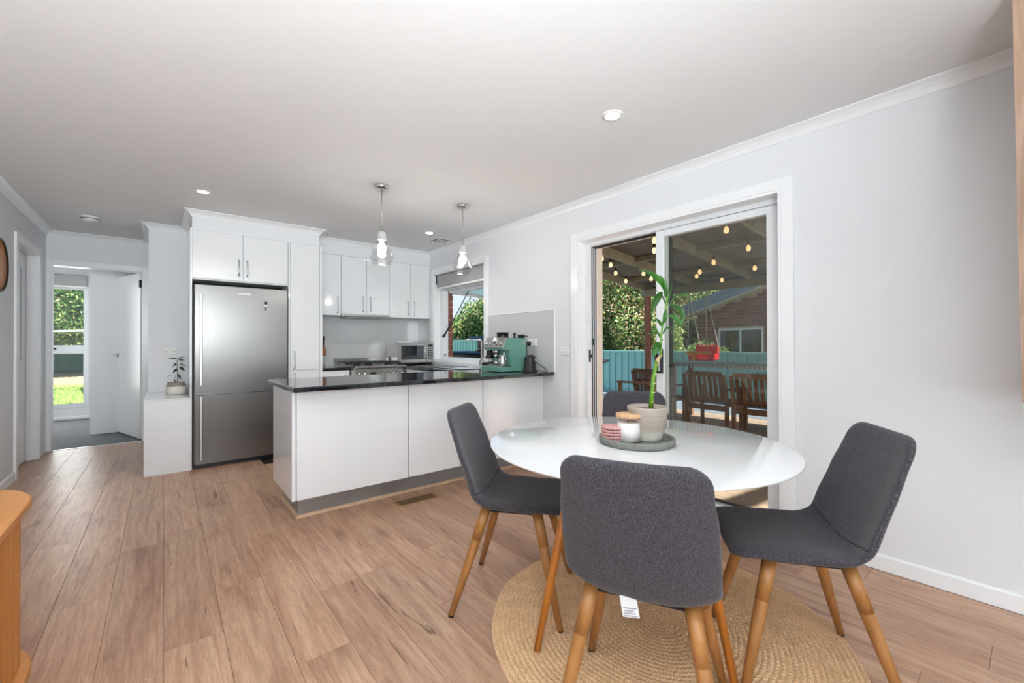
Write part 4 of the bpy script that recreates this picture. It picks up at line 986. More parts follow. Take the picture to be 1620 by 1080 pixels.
# ------------------------------------------------------------------ dining table
TC = (1.547,1.086); TR = .606; TZ = .742; RZ = .0095
dt = empty('dining_table', (TC[0],TC[1],RZ), 'round white dining table on splayed orange oak legs', 'table')
MB().lathe([(0,TZ-.012),(TR-.06,TZ-.012),(TR-.012,TZ-.0115),(TR-.001,TZ-.008),(TR,TZ-.004),(TR-.0015,TZ-.0008),(TR-.004,TZ),(0,TZ)],(TC[0],TC[1],0),128).build('tabletop','table',dt)
m = MB()
for k in range(2):
    a = R_(167.7+90*k); c, s_ = math.cos(a), math.sin(a)
    rot = Matrix.Rotation(a,3,'Z'); m.box(TC[0]-.30,TC[1]-.02,TZ-.05-k*0,TC[0]+.30,TC[1]+.02,TZ-.012,rot=rot)
m.build('under_frame','black',dt)
for k in range(4):
    a = R_(167.7+90*k); d = Vector((math.cos(a),math.sin(a),0)); c = Vector((TC[0],TC[1],0))
    p0 = c+d*.475+Vector((0,0,RZ)); p1 = c+d*.29+Vector((0,0,TZ-.016))
    l_ = MB().tube([p0,p0.lerp(p1,.5),p1],[.0125,.0165,.0185],20).build('leg','teak_leg',dt)
    sd_ = Vector((-d.y,d.x,0)); q = p0.lerp(p1,.62)
    MB().tube([q+sd_*.012,q+sd_*.0185],.0045,10).tube([q-sd_*.012,q-sd_*.0185],.0045,10).build('screw','nickel',l_)

# ------------------------------------------------------------------ dining chairs
PROF = [(.252,.447),(.235,.4575),(.18,.4600),(.08,.456),(-.01,.449),(-.08,.447),(-.125,.455),(-.158,.480),(-.180,.520),(-.200,.580),(-.222,.650),(-.245,.720),(-.266,.790),(-.279,.835),(-.284,.855)]
WID = [(0,.205),(.15,.215),(.33,.212),(.42,.208),(.50,.208),(.62,.203),(.74,.190),(.83,.178)]
def catmull(P, n):
    P = [Vector((0,*p)) for p in P]; out = []
    Q = [P[0]*2-P[1]] + P + [P[-1]*2-P[-2]]
    for i in range(1,len(Q)-2):
        for k in range(n):
            t = k/n; a,b,c,d = Q[i-1:i+3]
            out.append(.5*((2*b)+(c-a)*t+(2*a-5*b+4*c-d)*t*t+(3*b-a-3*c+d)*t**3))
    out.append(P[-1]); return out
def interp(tab, x):
    for i in range(len(tab)-1):
        if x <= tab[i+1][0]:
            a, b = tab[i], tab[i+1]; t = (x-a[0])/(b[0]-a[0]); t = max(0,min(1,t)); t = t*t*(3-2*t); return a[1]+(b[1]-a[1])*t
    return tab[-1][1]
def shell():
    c = catmull(PROF, 4); S_ = [0]
    for i in range(1,len(c)): S_.append(S_[-1]+(c[i]-c[i-1]).length)
    tot = S_[-1]; st_ = sorted(set([0,.003,.008,.016,.028] + [tot-x for x in (0,.003,.008,.016,.028)] + [x for x in S_ if .032 < x < tot-.032]))
    def at(s):
        for i in range(len(S_)-1):
            if s <= S_[i+1]+1e-9:
                t = (s-S_[i])/(S_[i+1]-S_[i]); return c[i].lerp(c[i+1],t), (c[i+1]-c[i]).normalized()
        return c[-1], (c[-1]-c[-2]).normalized()
    N = 44; rows = []
    CV = [(0,.004),(.15,.010),(.30,.024),(.40,.040),(.50,.044),(.62,.036),(.83,.022)]
    TH = [(0,.040),(.3,.044),(.42,.040),(.6,.034),(.84,.030)]
    rr = .055
    for s in st_:
        p, t = at(s); t = (at(min(tot,s+.012))[0]-at(max(0,s-.012))[0]).normalized(); nrm = Vector((0,-t.z,t.y)); 
        if nrm.z < 0 and nrm.y < 0: nrm = -nrm
        nrm = Vector((0, t.z, -t.y))            # towards the sitter
        e = min(s, tot-s); wd_ = interp(WID, s)
        if e < rr: wd_ = wd_-rr+math.sqrt(max(0, rr*rr-(rr-e)**2))
        th_ = interp(TH, s)/2; ce = .018
        if e < ce: th_ = th_*math.sqrt(max(.0004, 1-((ce-e)/ce)**2))
        cv = interp(CV, s); row = []
        W0 = interp(WID, s)
        for k in range(N):
            a = 2*PI*k/N; cx_, sx_ = math.cos(a), math.sin(a)
            # rounded rectangle
            u = math.copysign(abs(cx_)**.42, cx_); v = math.copysign(abs(sx_)**.72, sx_)
            xx = wd_*u; off = th_*v + cv*(abs(xx)/W0)**2.4
            row.append(p + Vector((xx,0,0)) + nrm*off)
        rows.append(row)
    return rows, at, tot
rows, CAT, CTOT = shell()
def make_chair(lab, group):
    t = empty('dining_chair', (0,0,0), lab, 'chair', group)
    m = MB(); V = [[m.bm.verts.new(p) for p in r] for r in rows]; N = len(rows[0])
    for i in range(len(V)-1):
        for k in range(N): f = m.bm.faces.new((V[i][k],V[i][(k+1)%N],V[i+1][(k+1)%N],V[i+1][k])); f.smooth = True
    m.bm.faces.new(V[0][::-1]); m.bm.faces.new(V[-1])
    sh = m.build('upholstered_shell','fabric',t,world=False)
    # piping seam where seat meets back
    s = .405; p, tt = CAT(s); nrm = Vector((0,tt.z,-tt.y)); pts = []
    for i in range(21):
        x = -.200+.400*i/20; k = (abs(x)/.208); pp_, t2 = CAT(s-.0+.03*(1-k*k)*-1+.03); n2 = Vector((0,t2.z,-t2.y))
        v = (1-min(.9999,abs(u_:=max(-1,min(1,x/.208)))**(2/.42)))**(.72/2)
        pts.append(pp_+Vector((x,0,0))+n2*(.0195*v+.040*k**2.4+.0006))
    MB().tube(pts,.0022,6).build('seam_piping','seam',sh,world=False)
    for sx in (-1,1):
        for sy, yb, yt in ((1,.232,.125),(-1,-.230,-.098)):
            p0 = Vector((sx*.2225,yb,0)); p1 = Vector((sx*.135,yt,.447 if sy>0 else .440))
            if sy>0: p1.z=.436
            l_ = MB().tube([p0+Vector((0,0,.006)),p0.lerp(p1,.45),p0.lerp(p1,.8),p1],[.0125,.0185,.0215,.0215],20).build('leg','beech',t,world=False)
            MB().tube([p0,p0+Vector((0,0,.008))],[.0125,.0130],16).build('foot_cap','rubber',l_,world=False)
            q0 = p0.lerp(p1,.70); q1 = p0.lerp(p1,.985)
            MB().tube([q0,q1],[.0212,.0225],20).build('leg_sleeve','beech',l_,world=False)
    MB().box(-.14,-.11,.421,.14,.13,.433,bev=.004).build('seat_base','black',t,world=False)
    return t
GC = 'grey upholstered dining chairs around the table'
ch = make_chair('grey dining chair on the left of the table, its seat towards the peninsula side', GC)
def place(o, x, y, deg, lab, z=RZ):
    o.location = (x,y,z); o.rotation_euler = (0,0,R_(deg-90)); o['label'] = lab; return o
c2 = copy_tree(ch); c3 = copy_tree(ch); c4 = copy_tree(ch)
place(ch,1.264,1.531,-51.8,'grey fabric dining chair left of the table, nearest the kitchen peninsula', .002)
place(c2,1.135,.757,26.5,'grey fabric dining chair nearest the camera, its plain back turned to us')
place(c3,1.757,.548,126.5,'grey fabric dining chair on the right, its back towards the blank white wall', .004)
place(c4,2.07,1.38,227.7,'grey fabric dining chair behind the table, only its top showing before the sliding door', .004)
tg = MB(); tg.box(-.0225,-.001,-.040,.0225,.001,.022)
tgo = tg.build('care_tag','paper',c2,world=False); tgo.location = (-.022,-.155,.436); tgo.rotation_euler = (R_(8),R_(-8),R_(0)); tag(tgo,'white care tag hanging under the seat')
for i in range(4): 
    o = MB().box(-.018,-.0018,-.037+i*.0075,.018-.004*(i%3),-.0011,-.034+i*.0075).build('tag_print','ink',tgo,world=False)

# ------------------------------------------------------------------ table centrepiece
ty = empty('round_tray', (1.529,1.056,TZ), 'round grey concrete tray in the middle of the table', 'tray')
MB().lathe([(0,.0),(.147,.0),(.152,.004),(.153,.026),(.150,.028),(.142,.028),(.139,.025),(.139,.009),(0,.008)],(1.529,1.056,TZ+.0005),72).build('tray_body','concrete',ty)
zt = TZ+.0095
bpn = empty('potted_bamboo', (1.585,1.04,zt), 'lucky bamboo plant in a ribbed taupe pot on the tray', 'potted plant')
pot = MB().lathe([(0,0),(.052,0),(.056,.003),(.066,.04),(.077,.09),(.082,.122),(.083,.136),(.081,.139),(.076,.139),(.074,.132),(.070,.118),(0,.118)],(0,0,0),56).build('pot','potglaze',bpn,world=False)
MB().lathe([(.072,.119),(.05,.126),(.02,.123),(0,.127)],(0,0,0),30).build('soil','soil',bpn,world=False)
fs = 1.87/676.755
def bpv(px, py, dv=0):
    u = Vector((.775,-.632,0)); v = Vector((-.632,-.775,0)); return u*((px-1022)*fs) + v*dv + Vector((0,0,.139+(645-py)*fs))
st0 = [bpv(1027,650,.0), bpv(1029,625,.0), bpv(1031,603), bpv(1034,588), bpv(1036,576)]
stk = MB().tube(st0,[.0095,.009,.0088,.0085,.008],14).build('stalk','stalk',bpn,world=False)
for k in range(5):
    p = st0[0].lerp(st0[-1], .16+.19*k); MB().tube([p-Vector((0,0,.0015)),p+Vector((0,0,.0015))],.0098,14).build('node_ring','stemring',stk,world=False)
MB().tube([bpv(1036,578),bpv(1040,571),bpv(1044,566,.01)],[.009,.007,.001],8).build('dry_husk','husk',stk,world=False)
MB().tube([bpv(1041,572,.004),bpv(1043,560),bpv(1043,540),bpv(1046,520),bpv(1050,500),bpv(1053,480),bpv(1052,470),bpv(1047,455),bpv(1043,448)],[.005,.0045,.004,.004,.0042,.004,.0035,.003,.002],8).build('upper_stem','stalk',bpn,world=False)
def curve_leaf(pts, wid, dvs, nm='leaf', mat='bamboo_leaf', peak=.5):
    P = [bpv(p[0],p[1],d) for p, d in zip(pts, dvs)]
    C_ = catmull3(P, 5); m = MB(); rowsL = []; n = len(C_)
    for i, c in enumerate(C_):
        t = (C_[min(i+1,n-1)]-C_[max(i-1,0)]).normalized(); nn = Vector((-.632,-.775,.25)); sd_ = t.cross(nn).normalized(); up = sd_.cross(t).normalized(); s_ = i/(n-1)
        ww = wid*.72*fs*.5*(math.sin(PI*s_**peak) if 0 < s_ < 1 else .02)+.0008
        rowsL.append([c-sd_*ww+up*ww*.25, c-sd_*ww*.5+up*ww*.08, c, c+sd_*ww*.5+up*ww*.08, c+sd_*ww+up*ww*.25])
    m.grid(rowsL); return m.build(nm,mat,bpn,world=False)
def catmull3(P, n):
    out = []; Q = [P[0]*2-P[1]] + P + [P[-1]*2-P[-2]]
    for i in range(1,len(Q)-2):
        for k in range(n):
            t = k/n; a,b,c,d = Q[i-1:i+3]; out.append(.5*((2*b)+(c-a)*t+(2*a-5*b+4*c-d)*t*t+(3*b-a-3*c+d)*t**3))
    out.append(P[-1]); return out
curve_leaf([(1052,478),(1048,462),(1036,450),(1022,442),(1008,438)],13,[0,.0,.01,.02,.02],peak=.8)
curve_leaf([(1050,480),(1050,468),(1047,455),(1042,445)],9,[0,.01,.01,0],peak=.7)
curve_leaf([(1046,470),(1036,480),(1029,492),(1025,505)],13,[0,.02,.03,.04],peak=.75)
curve_leaf([(1052,492),(1044,475),(1036,468)],3,[0,0,.0])
curve_leaf([(1056,490),(1064,492),(1071,500),(1074,512),(1072,520)],11,[0,.0,.02,.02,.02],peak=.9)
curve_leaf([(1054,505),(1061,510),(1067,517),(1070,526)],10,[0,.02,.03,.04],peak=.8)
curve_leaf([(1054,498),(1064,478),(1080,473),(1094,478),(1107,488)],2.6,[0,.0,-.02,-.02,-.02],peak=.9)
curve_leaf([(1046,525),(1040,518),(1035,514),(1031,512)],7,[0,.01,.02,.03],peak=.7)
curve_leaf([(1046,545),(1040,536),(1032,533),(1018,536)],5,[0,.0,.02,.03],peak=.8)
curve_leaf([(1042,560),(1036,552),(1030,562),(1026,570)],14,[0,.02,.03,.03],peak=.8)
curve_leaf([(1046,520),(1045,512),(1046,503),(1049,498)],9,[0,.03,.03,.03],peak=.7)
curve_leaf([(1046,535),(1052,526),(1060,527),(1063,536)],3,[0,-.01,-.02,-.02])
curve_leaf([(1044,545),(1034,520),(1030,498)],3,[0,-.01,-.03])
curve_leaf([(1052,492),(1060,470),(1068,455)],3,[0,-.02,-.05])
cdl = empty('jar_candle', (1.50,1.075,zt), 'white candle in a glass jar with a wooden lid, on the tray', 'candle')
cx, cy = 1.497,1.072
MB().lathe([(0,0),(.047,0),(.049,.003),(.049,.098),(.047,.098),(.047,.004),(0,.003)],(cx,cy,zt),44).build('glass_jar','jar_glass',cdl)
MB().lathe([(0,.004),(.0462,.004),(.0462,.078),(.02,.077),(0,.0765)],(cx,cy,zt),40).build('wax','wax',cdl)
MB().lathe([(0,.098),(.051,.098),(.052,.100),(.052,.111),(.050,.114),(0,.114)],(cx,cy,zt),44).build('wooden_lid','cork',cdl)
MB().tube([(cx,cy,zt+.077),(cx,cy,zt+.088)],.0025,6).build('wick','knifewood',cdl)
for k in range(5):
    o = MB().lathe([(0,0),(.047,0),(.0485,.001),(.0485,.0085),(.047,.0095),(0,.0095)],(1.462,1.125,zt+.0002+k*.0125),40).build('coaster','pink')
    names = ['lowest','second from the bottom','middle','second from the top','topmost']
    tag(o, 'round pink coaster beside the candle, %s of its stack' % names[k], 'coaster', 'pink coasters stacked on the tray')
    r = MB().lathe([(.044,.0095),(.044,.0122),(0,.0122)],(1.462,1.125,zt+.0002+k*.0125),30).build('rubber_pad','seam',o) if k < 4 else None

# ------------------------------------------------------------------ outside: ground, deck, pergola
st(bx('ground_side_yard','ground',None,3.14,-12,-.75,30,30,-.075), 'ground of the side yard', 'ground')
dk = st(bx('deck_frame','bark',None,XO,-1.8,-.55,7.45,6.6,-.085), 'timber deck outside the sliding door', 'deck')
bw_ = .137
kk = 0; xx = XO+.02
while xx < 7.4:
    for y0, y1 in ((-1.8,2.0-.9*(kk%2)),(2.0-.9*(kk%2),6.6)):
        o = MB().box(xx,y0+.003,-.085,xx+bw_-.006,y1-.003,-.06,bev=.003).build('deck_board','deck',dk)
    xx += bw_; kk += 1
st(bx('patio','patio',None,7.45,-6,-.3,8.78,12,-.066), 'blue-grey concrete strip between deck and fence', 'paving')
DKZ = -.06
pgl = empty('pergola', (5.2,2.2,DKZ), 'dark pergola roof with painted beams over the deck', 'pergola')
def rz(x): return 2.62-.093*(x-XO)      # underside of the sheeting
Y0P, Y1P = -1.0, 4.72
m = MB(); m.prism([(XO+.01,rz(XO)),(7.35,rz(7.35)),(7.35,rz(7.35)+.03),(XO+.01,rz(XO)+.03)],1,Y0P,Y1P)
m.build('roof_sheet','roofdark',pgl)
for i, y in enumerate([Y1P-.05-.93*k for k in range(8)]):
    m = MB(); m.prism([(XO+.02,rz(XO)-.14),(7.25,rz(7.25)-.11),(7.25,rz(7.25)-.002),(XO+.02,rz(XO)-.002)],1,y-.045,y); m.build('rafter','olive',pgl)
for x in (4.2,5.35,6.4):
    MB().box(x-.022,Y0P,rz(x)-.075,x+.022,Y1P,rz(x)-.004).build('purlin','olive',pgl)
MB().box(7.0,Y0P,rz(7)-.23,7.09,Y1P,rz(7)-.10).build('front_beam','olive',pgl)
MB().box(7.26,Y0P,rz(7.3)-.14,7.36,Y1P+.02,rz(7.3)-.0,bev=.008).build('gutter','bluegrey',pgl)
for y in (4.615,1.2,-.9): 
    if y < 1 or y > 4: MB().box(7.0,y-.05,DKZ+.001,7.09,y+.04,rz(7)-.23,bev=.004).build('post','post',pgl)
MB().tube([(7.31,4.45,2.1),(7.20,4.45,1.95),(7.14,4.45,1.85),(7.14,4.45,DKZ+.002)],.042,10).build('downpipe','bluegrey',pgl)
# festoon
fe = empty('festoon_lights', (5.2,2.8,2.2), 'string of warm round festoon bulbs under the pergola', 'string lights')
B = [(4.64,3.746,2.332),(5.0,3.877,2.307),(5.475,4.149,2.273),(6.085,4.402,2.231),(5.763,3.842,2.253),(6.151,3.959,2.226),(4.36,2.763,2.351),(4.725,2.995,2.326),(4.503,2.018,2.341),(5.307,2.126,2.285),(5.72,2.732,2.256),(6.135,3.136,2.227),(6.387,3.315,2.209),(6.865,3.149,2.176),(6.35,2.462,2.212)]
for b in B:
    g = MB().lathe([(0,-.055),(.018,-.048),(.027,-.028),(.025,-.006),(.013,.014),(.012,.02)],b,14).build('bulb','warm',fe)
    MB().lathe([(.015,.018),(.015,.055),(.009,.062),(0,.062)],b,12).build('bulb_socket','black',g)
order = [3,2,1,0]; 
def wire(ix, ext0=None, ext1=None):
    P = [Vector(B[i])+Vector((0,0,.062)) for i in ix]
    if ext0: P.insert(0,Vector(ext0))
    if ext1: P.append(Vector(ext1))
    out = []
    for a, b in zip(P[:-1],P[1:]):
        for k in range(6):
            t = k/6; q = a.lerp(b,t); q.z -= math.sin(PI*t)*.03*((b-a).length); out.append(q)
    out.append(P[-1]); MB().tube(out,.003,5).build('cable','black',fe)
wire([0,1,2,3],(3.9,3.4,2.47),(6.9,4.55,2.2)); wire([6,7,4,5],(3.7,2.3,2.47),(6.9,4.4,2.2)); wire([8,10,11,12],(3.6,1.2,2.47),(6.95,3.7,2.2)); wire([9,14,13],(4.2,1.6,2.44),(7.0,3.6,2.2))

# slatted outdoor chairs
def out_chair():
    t = empty('outdoor_armchair', (0,0,0), '', 'outdoor chair', 'slatted timber chairs on the deck')
    L = lambda *a, nm='slat': MB().box(*a, bev=.004).build(nm,'outwood',t,world=False)
    W_ = .28
    def tilt(m, y0=-.2, z0=.42, k=-.22):
        for v in m.bm.verts:
            if v.co.z > z0: v.co.y += (v.co.z-z0)*k
        return m
    for s_ in (-1,1):
        m = MB().box(s_*W_-.022,-.235,0,s_*W_+.022,-.19,.42); m.build('leg','outwood',t,world=False)
        tilt(MB().box(s_*W_-.022,-.235,.42,s_*W_+.022,-.195,.83,bev=.004)).build('back_stile','outwood',t,world=False)
        MB().box(s_*W_-.022,.20,0,s_*W_+.022,.245,.60,bev=.004).build('leg','outwood',t,world=False)
        MB().box(s_*W_-.035,-.27,.60,s_*W_+.035,.27,.622,bev=.006).build('armrest','outwood',t,world=False)
        MB().box(s_*W_-.015,-.2,.36,s_*W_+.015,.22,.41).build('side_rail','outwood',t,world=False)
    tilt(MB().box(-W_+.022,-.23,.80,W_-.022,-.20,.87,bev=.006)).build('top_rail','outwood',t,world=False)
    tilt(MB().box(-W_+.022,-.23,.45,W_-.022,-.20,.50,bev=.004)).build('back_rail','outwood',t,world=False)
    for k in range(7):
        x0 = -W_+.045+k*.0725; tilt(MB().box(x0,-.225,.50,x0+.05,-.205,.80,bev=.003)).build('back_slat','outwood',t,world=False)
    for k in range(6): MB().box(-W_+.0,-.19+k*.073,.41,W_-.0,-.13+k*.073,.43,bev=.003).build('seat_slat','outwood',t,world=False)
    MB().box(-W_,-.222,.30,W_,-.20,.38).build('rear_rail','outwood',t,world=False)
    return t
oc = out_chair()
tz = DKZ+.001
spots = [(6.12,2.93,180,'slatted timber outdoor chair at the middle of the outdoor table',1), (6.10,2.28,184,'slatted timber outdoor chair at the right end, by the door frame',1), (6.05,3.75,170,'slatted timber outdoor chair at the left end of the outdoor table',1), (5.25,3.50,100,'dark slatted timber chair seen through the open half of the sliding door',1)]
allc = [oc]+[copy_tree(oc) for _ in range(3)]
for o, (x,y,dg,lab,_) in zip(allc, spots):
    # dg: direction the sitter faces, degrees from +x
    o.location = (x,y,tz); o.rotation_euler = (0,0,R_(dg-90-180 if dg in (180,184,170) else dg-90)); o['label'] = lab
allc[3].scale = (1,1,1.12); allc[0].scale = allc[1].scale = allc[2].scale = (1,1,.95)
# outdoor table
ot = empty('outdoor_table', (6.8,2.6,tz), 'long outdoor dining table under a pale cloth', 'outdoor table')
TX0, TX1, TY0, TY1 = 6.22,7.08,1.5,3.85
MB().box(6.26,TY0,.81,TX1-.02,TY1,.855,bev=.004).build('table_top','outwood',ot)
for a in (6.42,6.98):
    for b in (TY0+.12,TY1-.12): MB().box(a-.03,b-.03,tz,a+.03,b+.03,.81).build('leg','outwood',ot)
clo = empty('lace_tablecloth', (6.65,2.6,.856), 'pale aqua tablecloth with a white lace edge on the outdoor table', 'tablecloth')
M['cloth'] = plain('aqua_cloth','b9d6d3',.8,var=.04); M['lace'] = plain('white_lace','f0f2f2',.8,var=.02)
MB().box(6.235,TY0-.03,.857,TX1,TY1+.03,.863,bev=.002).box(6.229,TY0-.03,.835,6.236,TY1+.03,.862).build('cloth','cloth',clo)
m = MB(); k = 0; y = TY0
while y < TY1:
    m.prism([(y,.835),(y+.055,.835),(y+.04,.80),(y+.0275,.775),(y+.015,.80)],0,6.226,6.2285); y += .062
m.build('lace_edge','lace',clo)
# baby swing
sw = empty('baby_swing', (7.15,3.6,.9), 'red and yellow toddler swing hanging from the pergola beam', 'swing')
m = MB()
for k in range(9):
    pass
m.box(7.02,3.44,.855,7.28,3.78,.89,bev=.015,seg=2); 
m.build('seat_base','red',sw)
rot = Matrix.Rotation(R_(-14),3,'Y')
MB().box(7.26,3.40,.88,7.30,3.80,1.12,bev=.018,seg=3).build('seat_back','red',sw)
m = MB(); m.box(7.02,3.39,.88,7.28,3.43,.98,bev=.015,seg=2); m.box(7.02,3.77,.88,7.28,3.81,.96,bev=.015,seg=2); m.build('seat_side','red',sw)
m = MB(); m.box(6.98,3.40,.965,7.03,3.82,1.02,bev=.018,seg=3); m.box(6.985,3.66,.86,7.025,3.72,.97,bev=.012,seg=2); m.build('safety_bar','orange',sw)
MB().tube([(7.0,3.80,.86),(7.0,3.76,.83),(7.02,3.70,.85)],.025,10).build('leg_guard','red',sw)
for (a, b) in (((7.0,3.80,1.0),(7.04,3.79,rz(7)-.235)),((7.28,3.72,1.1),(7.04,3.79,rz(7)-.235)),((7.0,3.46,1.0),(7.04,3.50,rz(7)-.235)),((7.28,3.40,1.1),(7.04,3.50,rz(7)-.235))):
    MB().tube([a,b],.0075,6).build('rope','rope',sw)
# barbecue
bq = empty('barbecue', (3.75,5.5,DKZ), 'black barbecue with raised hood and navy cover outside the kitchen window', 'barbecue')
MB().box(3.50,5.00,.60,4.15,6.40,1.01,bev=.01).build('body','black',bq)
MB().box(3.48,4.98,1.01,4.17,6.42,1.035,bev=.006).build('navy_top','navy',bq)
MB().box(4.02,5.0,1.035,4.12,5.85,1.24,bev=.02,seg=2).build('hood_back','black',bq)
MB().box(3.88,5.0,1.035,4.02,5.03,1.24,bev=.008).build('hood_side','black',bq)
m = MB(); m.prism([(3.86,1.235),(4.14,1.235),(4.14,1.265),(3.88,1.275)],1,4.98,5.87); m.build('hood_top','navy',bq)
MB().tube([(3.95,5.7,1.23),(3.90,5.6,1.18),(3.88,5.52,1.13),(3.92,5.6,1.08),(3.95,5.76,1.042)],.018,8).build('hanging_cloth','tan',bq)
for a in (3.56,4.09):
    for b in (5.08,6.22): MB().box(a-.025,b-.025,DKZ+.001,a+.025,b+.025,.60).build('leg','black',bq)
# small dark disc on a stand near the fence (bird bath)
bb = empty('bird_bath', (7.9,6.36,-.07), 'dark bird bath bowl in front of the teal fence', 'bird bath')
MB().lathe([(0,-.065),(.14,-.065),(.12,-.03),(.035,0),(.03,.66),(.05,.70),(.17,.74),(.20,.78),(.19,.785),(.15,.76),(0,.74)],(7.9,6.40,0),28).build('bowl_and_stem','black',bb)

# ------------------------------------------------------------------ fences
def steel_fence(nm, axis, pos, a0, a1, z0, z1, mat, label, pitch=.19, panel=2.36):
    f = empty(nm, ((pos,(a0+a1)/2,z0) if axis == 0 else ((a0+a1)/2,pos,z0)), label, 'fence')
    a = a0; ribme = None; n = 0
    def B_(u0,u1,w0,w1,za,zb): return (u0,w0,za,u1,w1,zb) if axis == 0 else (w0,u0,za,w1,u1,zb)
    while a < a1:
        e = min(a+panel,a1)
        MB().box(*B_(pos,pos+.004,a,e,z0,z1)).build('sheet',mat,f)
        m = MB(); k = a+.10
        while k < e-.05:
            if n < 280: MB().box(*B_(pos-.038,pos,k,k+.030,z0+.02,z1-.02), bev=.004).build('rib',mat,f); n += 1
            k += pitch
        MB().box(*B_(pos-.045,pos+.025,a-.025,a+.025,z0-.05,z1+.0), bev=.004).build('post',mat,f)
        MB().box(*B_(pos-.030,pos+.022,a,e,z1-.04,z1+.01), bev=.004).build('top_rail',mat,f)
        a = e
    return f
steel_fence('steel_fence',0,8.8,-4,11.0,-.07,.975,'teal','teal ribbed steel fence behind the deck')
steel_fence('steel_fence',0,8.8,11.06,20.0,-.07,1.30,'teal','taller teal ribbed steel fence seen through the kitchen window')
# ------------------------------------------------------------------ neighbour house
HX = 10.8
nh = empty('neighbour_house', (12.5,1.5,-.6), 'red brick house with a blue-grey roof beyond the teal fence', 'house')
def rk(y): return 1.92+(5.6-y)*.318 if y > 1.0 else 1.92+(5.6-1.0)*.318-(1.0-y)*.318
yl, yr = 5.60, -3.6
m = MB(); m.prism([(yl,-.6),(yl,rk(yl)+.05),(1.0,rk(1.0)+.05),(yr,rk(yr)+.05),(yr,-.6)],0,HX,HX+.1); hw = m.build('brick_wall','mortar',nh)
m = MB(); m.box(HX+.1,yr,-.6,HX+5,yl,1.9); m.build('house_body','mortar',nh)
HW = (4.0,5.03,.60,1.515)
bme = {}
def brick_obj(y0, y1, z0):
    k = round(y1-y0,3)
    if k not in bme:
        mm = MB(); mm.box(-.012,-k/2,0,.0,k/2,.076,bev=.003); me = bpy.data.meshes.new('brick'); mm.bm.to_mesh(me); mm.bm.free(); me.materials.append(M['brick']); bme[k] = me
    o = bpy.data.objects.new('brick', bme[k]); C.objects.link(o); o.parent = hw; o.location = Vector((HX,(y0+y1)/2,z0))-WL[hw]
nb = 0; stuffm = MB()
for r in range(0,60):
    z = .70+r*.086 if r < 60 else 0
    if z > 2.95: break
    y = 5.58 - (.12 if r%2 else 0)
    if r%2: 
        if z+.08 < rk(5.58): brick_obj(5.47,5.58,z); nb += 1
    while y > 1.0:
        y1, y0 = y, y-.23; y -= .24
        if z+.078 > rk(y1)-.0: continue
        if y0 < HW[1]+.01 and y1 > HW[0]-.01 and z+.076 > HW[2] and z < HW[3]:
            if y1 > HW[1]+.03 and y1-HW[1]-.01 > .05: brick_obj(HW[1]+.01,y1,z); nb += 1
            elif y0 < HW[0]-.03 and HW[0]-.01-y0 > .05 and y0 > 3.4: brick_obj(y0,HW[0]-.01,z); nb += 1
            continue
        if y0 > 3.35 and nb < 298: brick_obj(y0,y1,z); nb += 1
        else: stuffm.box(HX-.012,y0,z,HX,y1,z+.076)
so_ = stuffm.build('brickwork','brick',hw); so_['kind'] = 'stuff'
wn = MB(); a,b,c,d = HW
wn.box(HX-.03,a,c,HX+.02,a+.04,d); wn.box(HX-.03,b-.04,c,HX+.02,b,d); wn.box(HX-.03,a+.04,d-.04,HX+.02,b-.04,d); wn.box(HX-.03,a+.04,c,HX+.02,b-.04,c+.04); wn.box(HX-.03,4.49,c+.04,HX+.02,4.53,d-.04)
wf = wn.build('window','alu',nh)
MB().box(HX-.014,4.53,c+.04,HX-.008,b-.04,d-.04).build('pane','hglass',wf); MB().box(HX-.014,a+.04,c+.04,HX-.008,4.49,d-.04).build('pane','hglass',wf)
M['blindcream'] = plain('cream_blind','c9c2ae',.8,var=.05)
MB().box(HX-.004,a+.04,d-.36,HX-.001,4.49,d-.04).build('half_drawn_blind','blindcream',wf)
MB().box(HX-.003,a+.04,c+.04,HX-.001,b-.04,d-.36).box(HX-.003,4.49,d-.36,HX-.001,b-.04,d-.04).build('dark_room','dark',wf)
m = MB(); e0 = 5.78
m.prism([(e0,rk(e0)-.0),(1.0,rk(1.0)),(1.0,rk(1.0)+.19),(e0,rk(e0)+.19)],0,HX-.35,HX-.31); m.build('barge_board','bluegrey',nh)
m = MB(); m.prism([(e0+.02,rk(e0)+.16),(1.0,rk(1.0)+.17),(1.0,rk(1.0)+.27),(e0+.02,rk(e0)+.26)],0,HX-.37,HX+5.2); m.build('roof_slope','bluegrey',nh)
m = MB(); m.prism([(1.0,rk(1.0)+.17),(-3.9,rk(-3.9)+.17),(-3.9,rk(-3.9)+.27),(1.0,rk(1.0)+.27)],0,HX-.37,HX+5.2); m.build('roof_slope','bluegrey',nh)
m = MB(); m.prism([(e0,rk(e0)-.03),(1.0,rk(1.0)-.03),(1.0,rk(1.0)),(e0,rk(e0))],0,HX-.33,HX); m.build('soffit','beige',nh)
MB().tube([(HX+.3,4.55,2.3),(HX+.3,4.55,3.2)],.03,8).build('flue','bluegrey',nh)

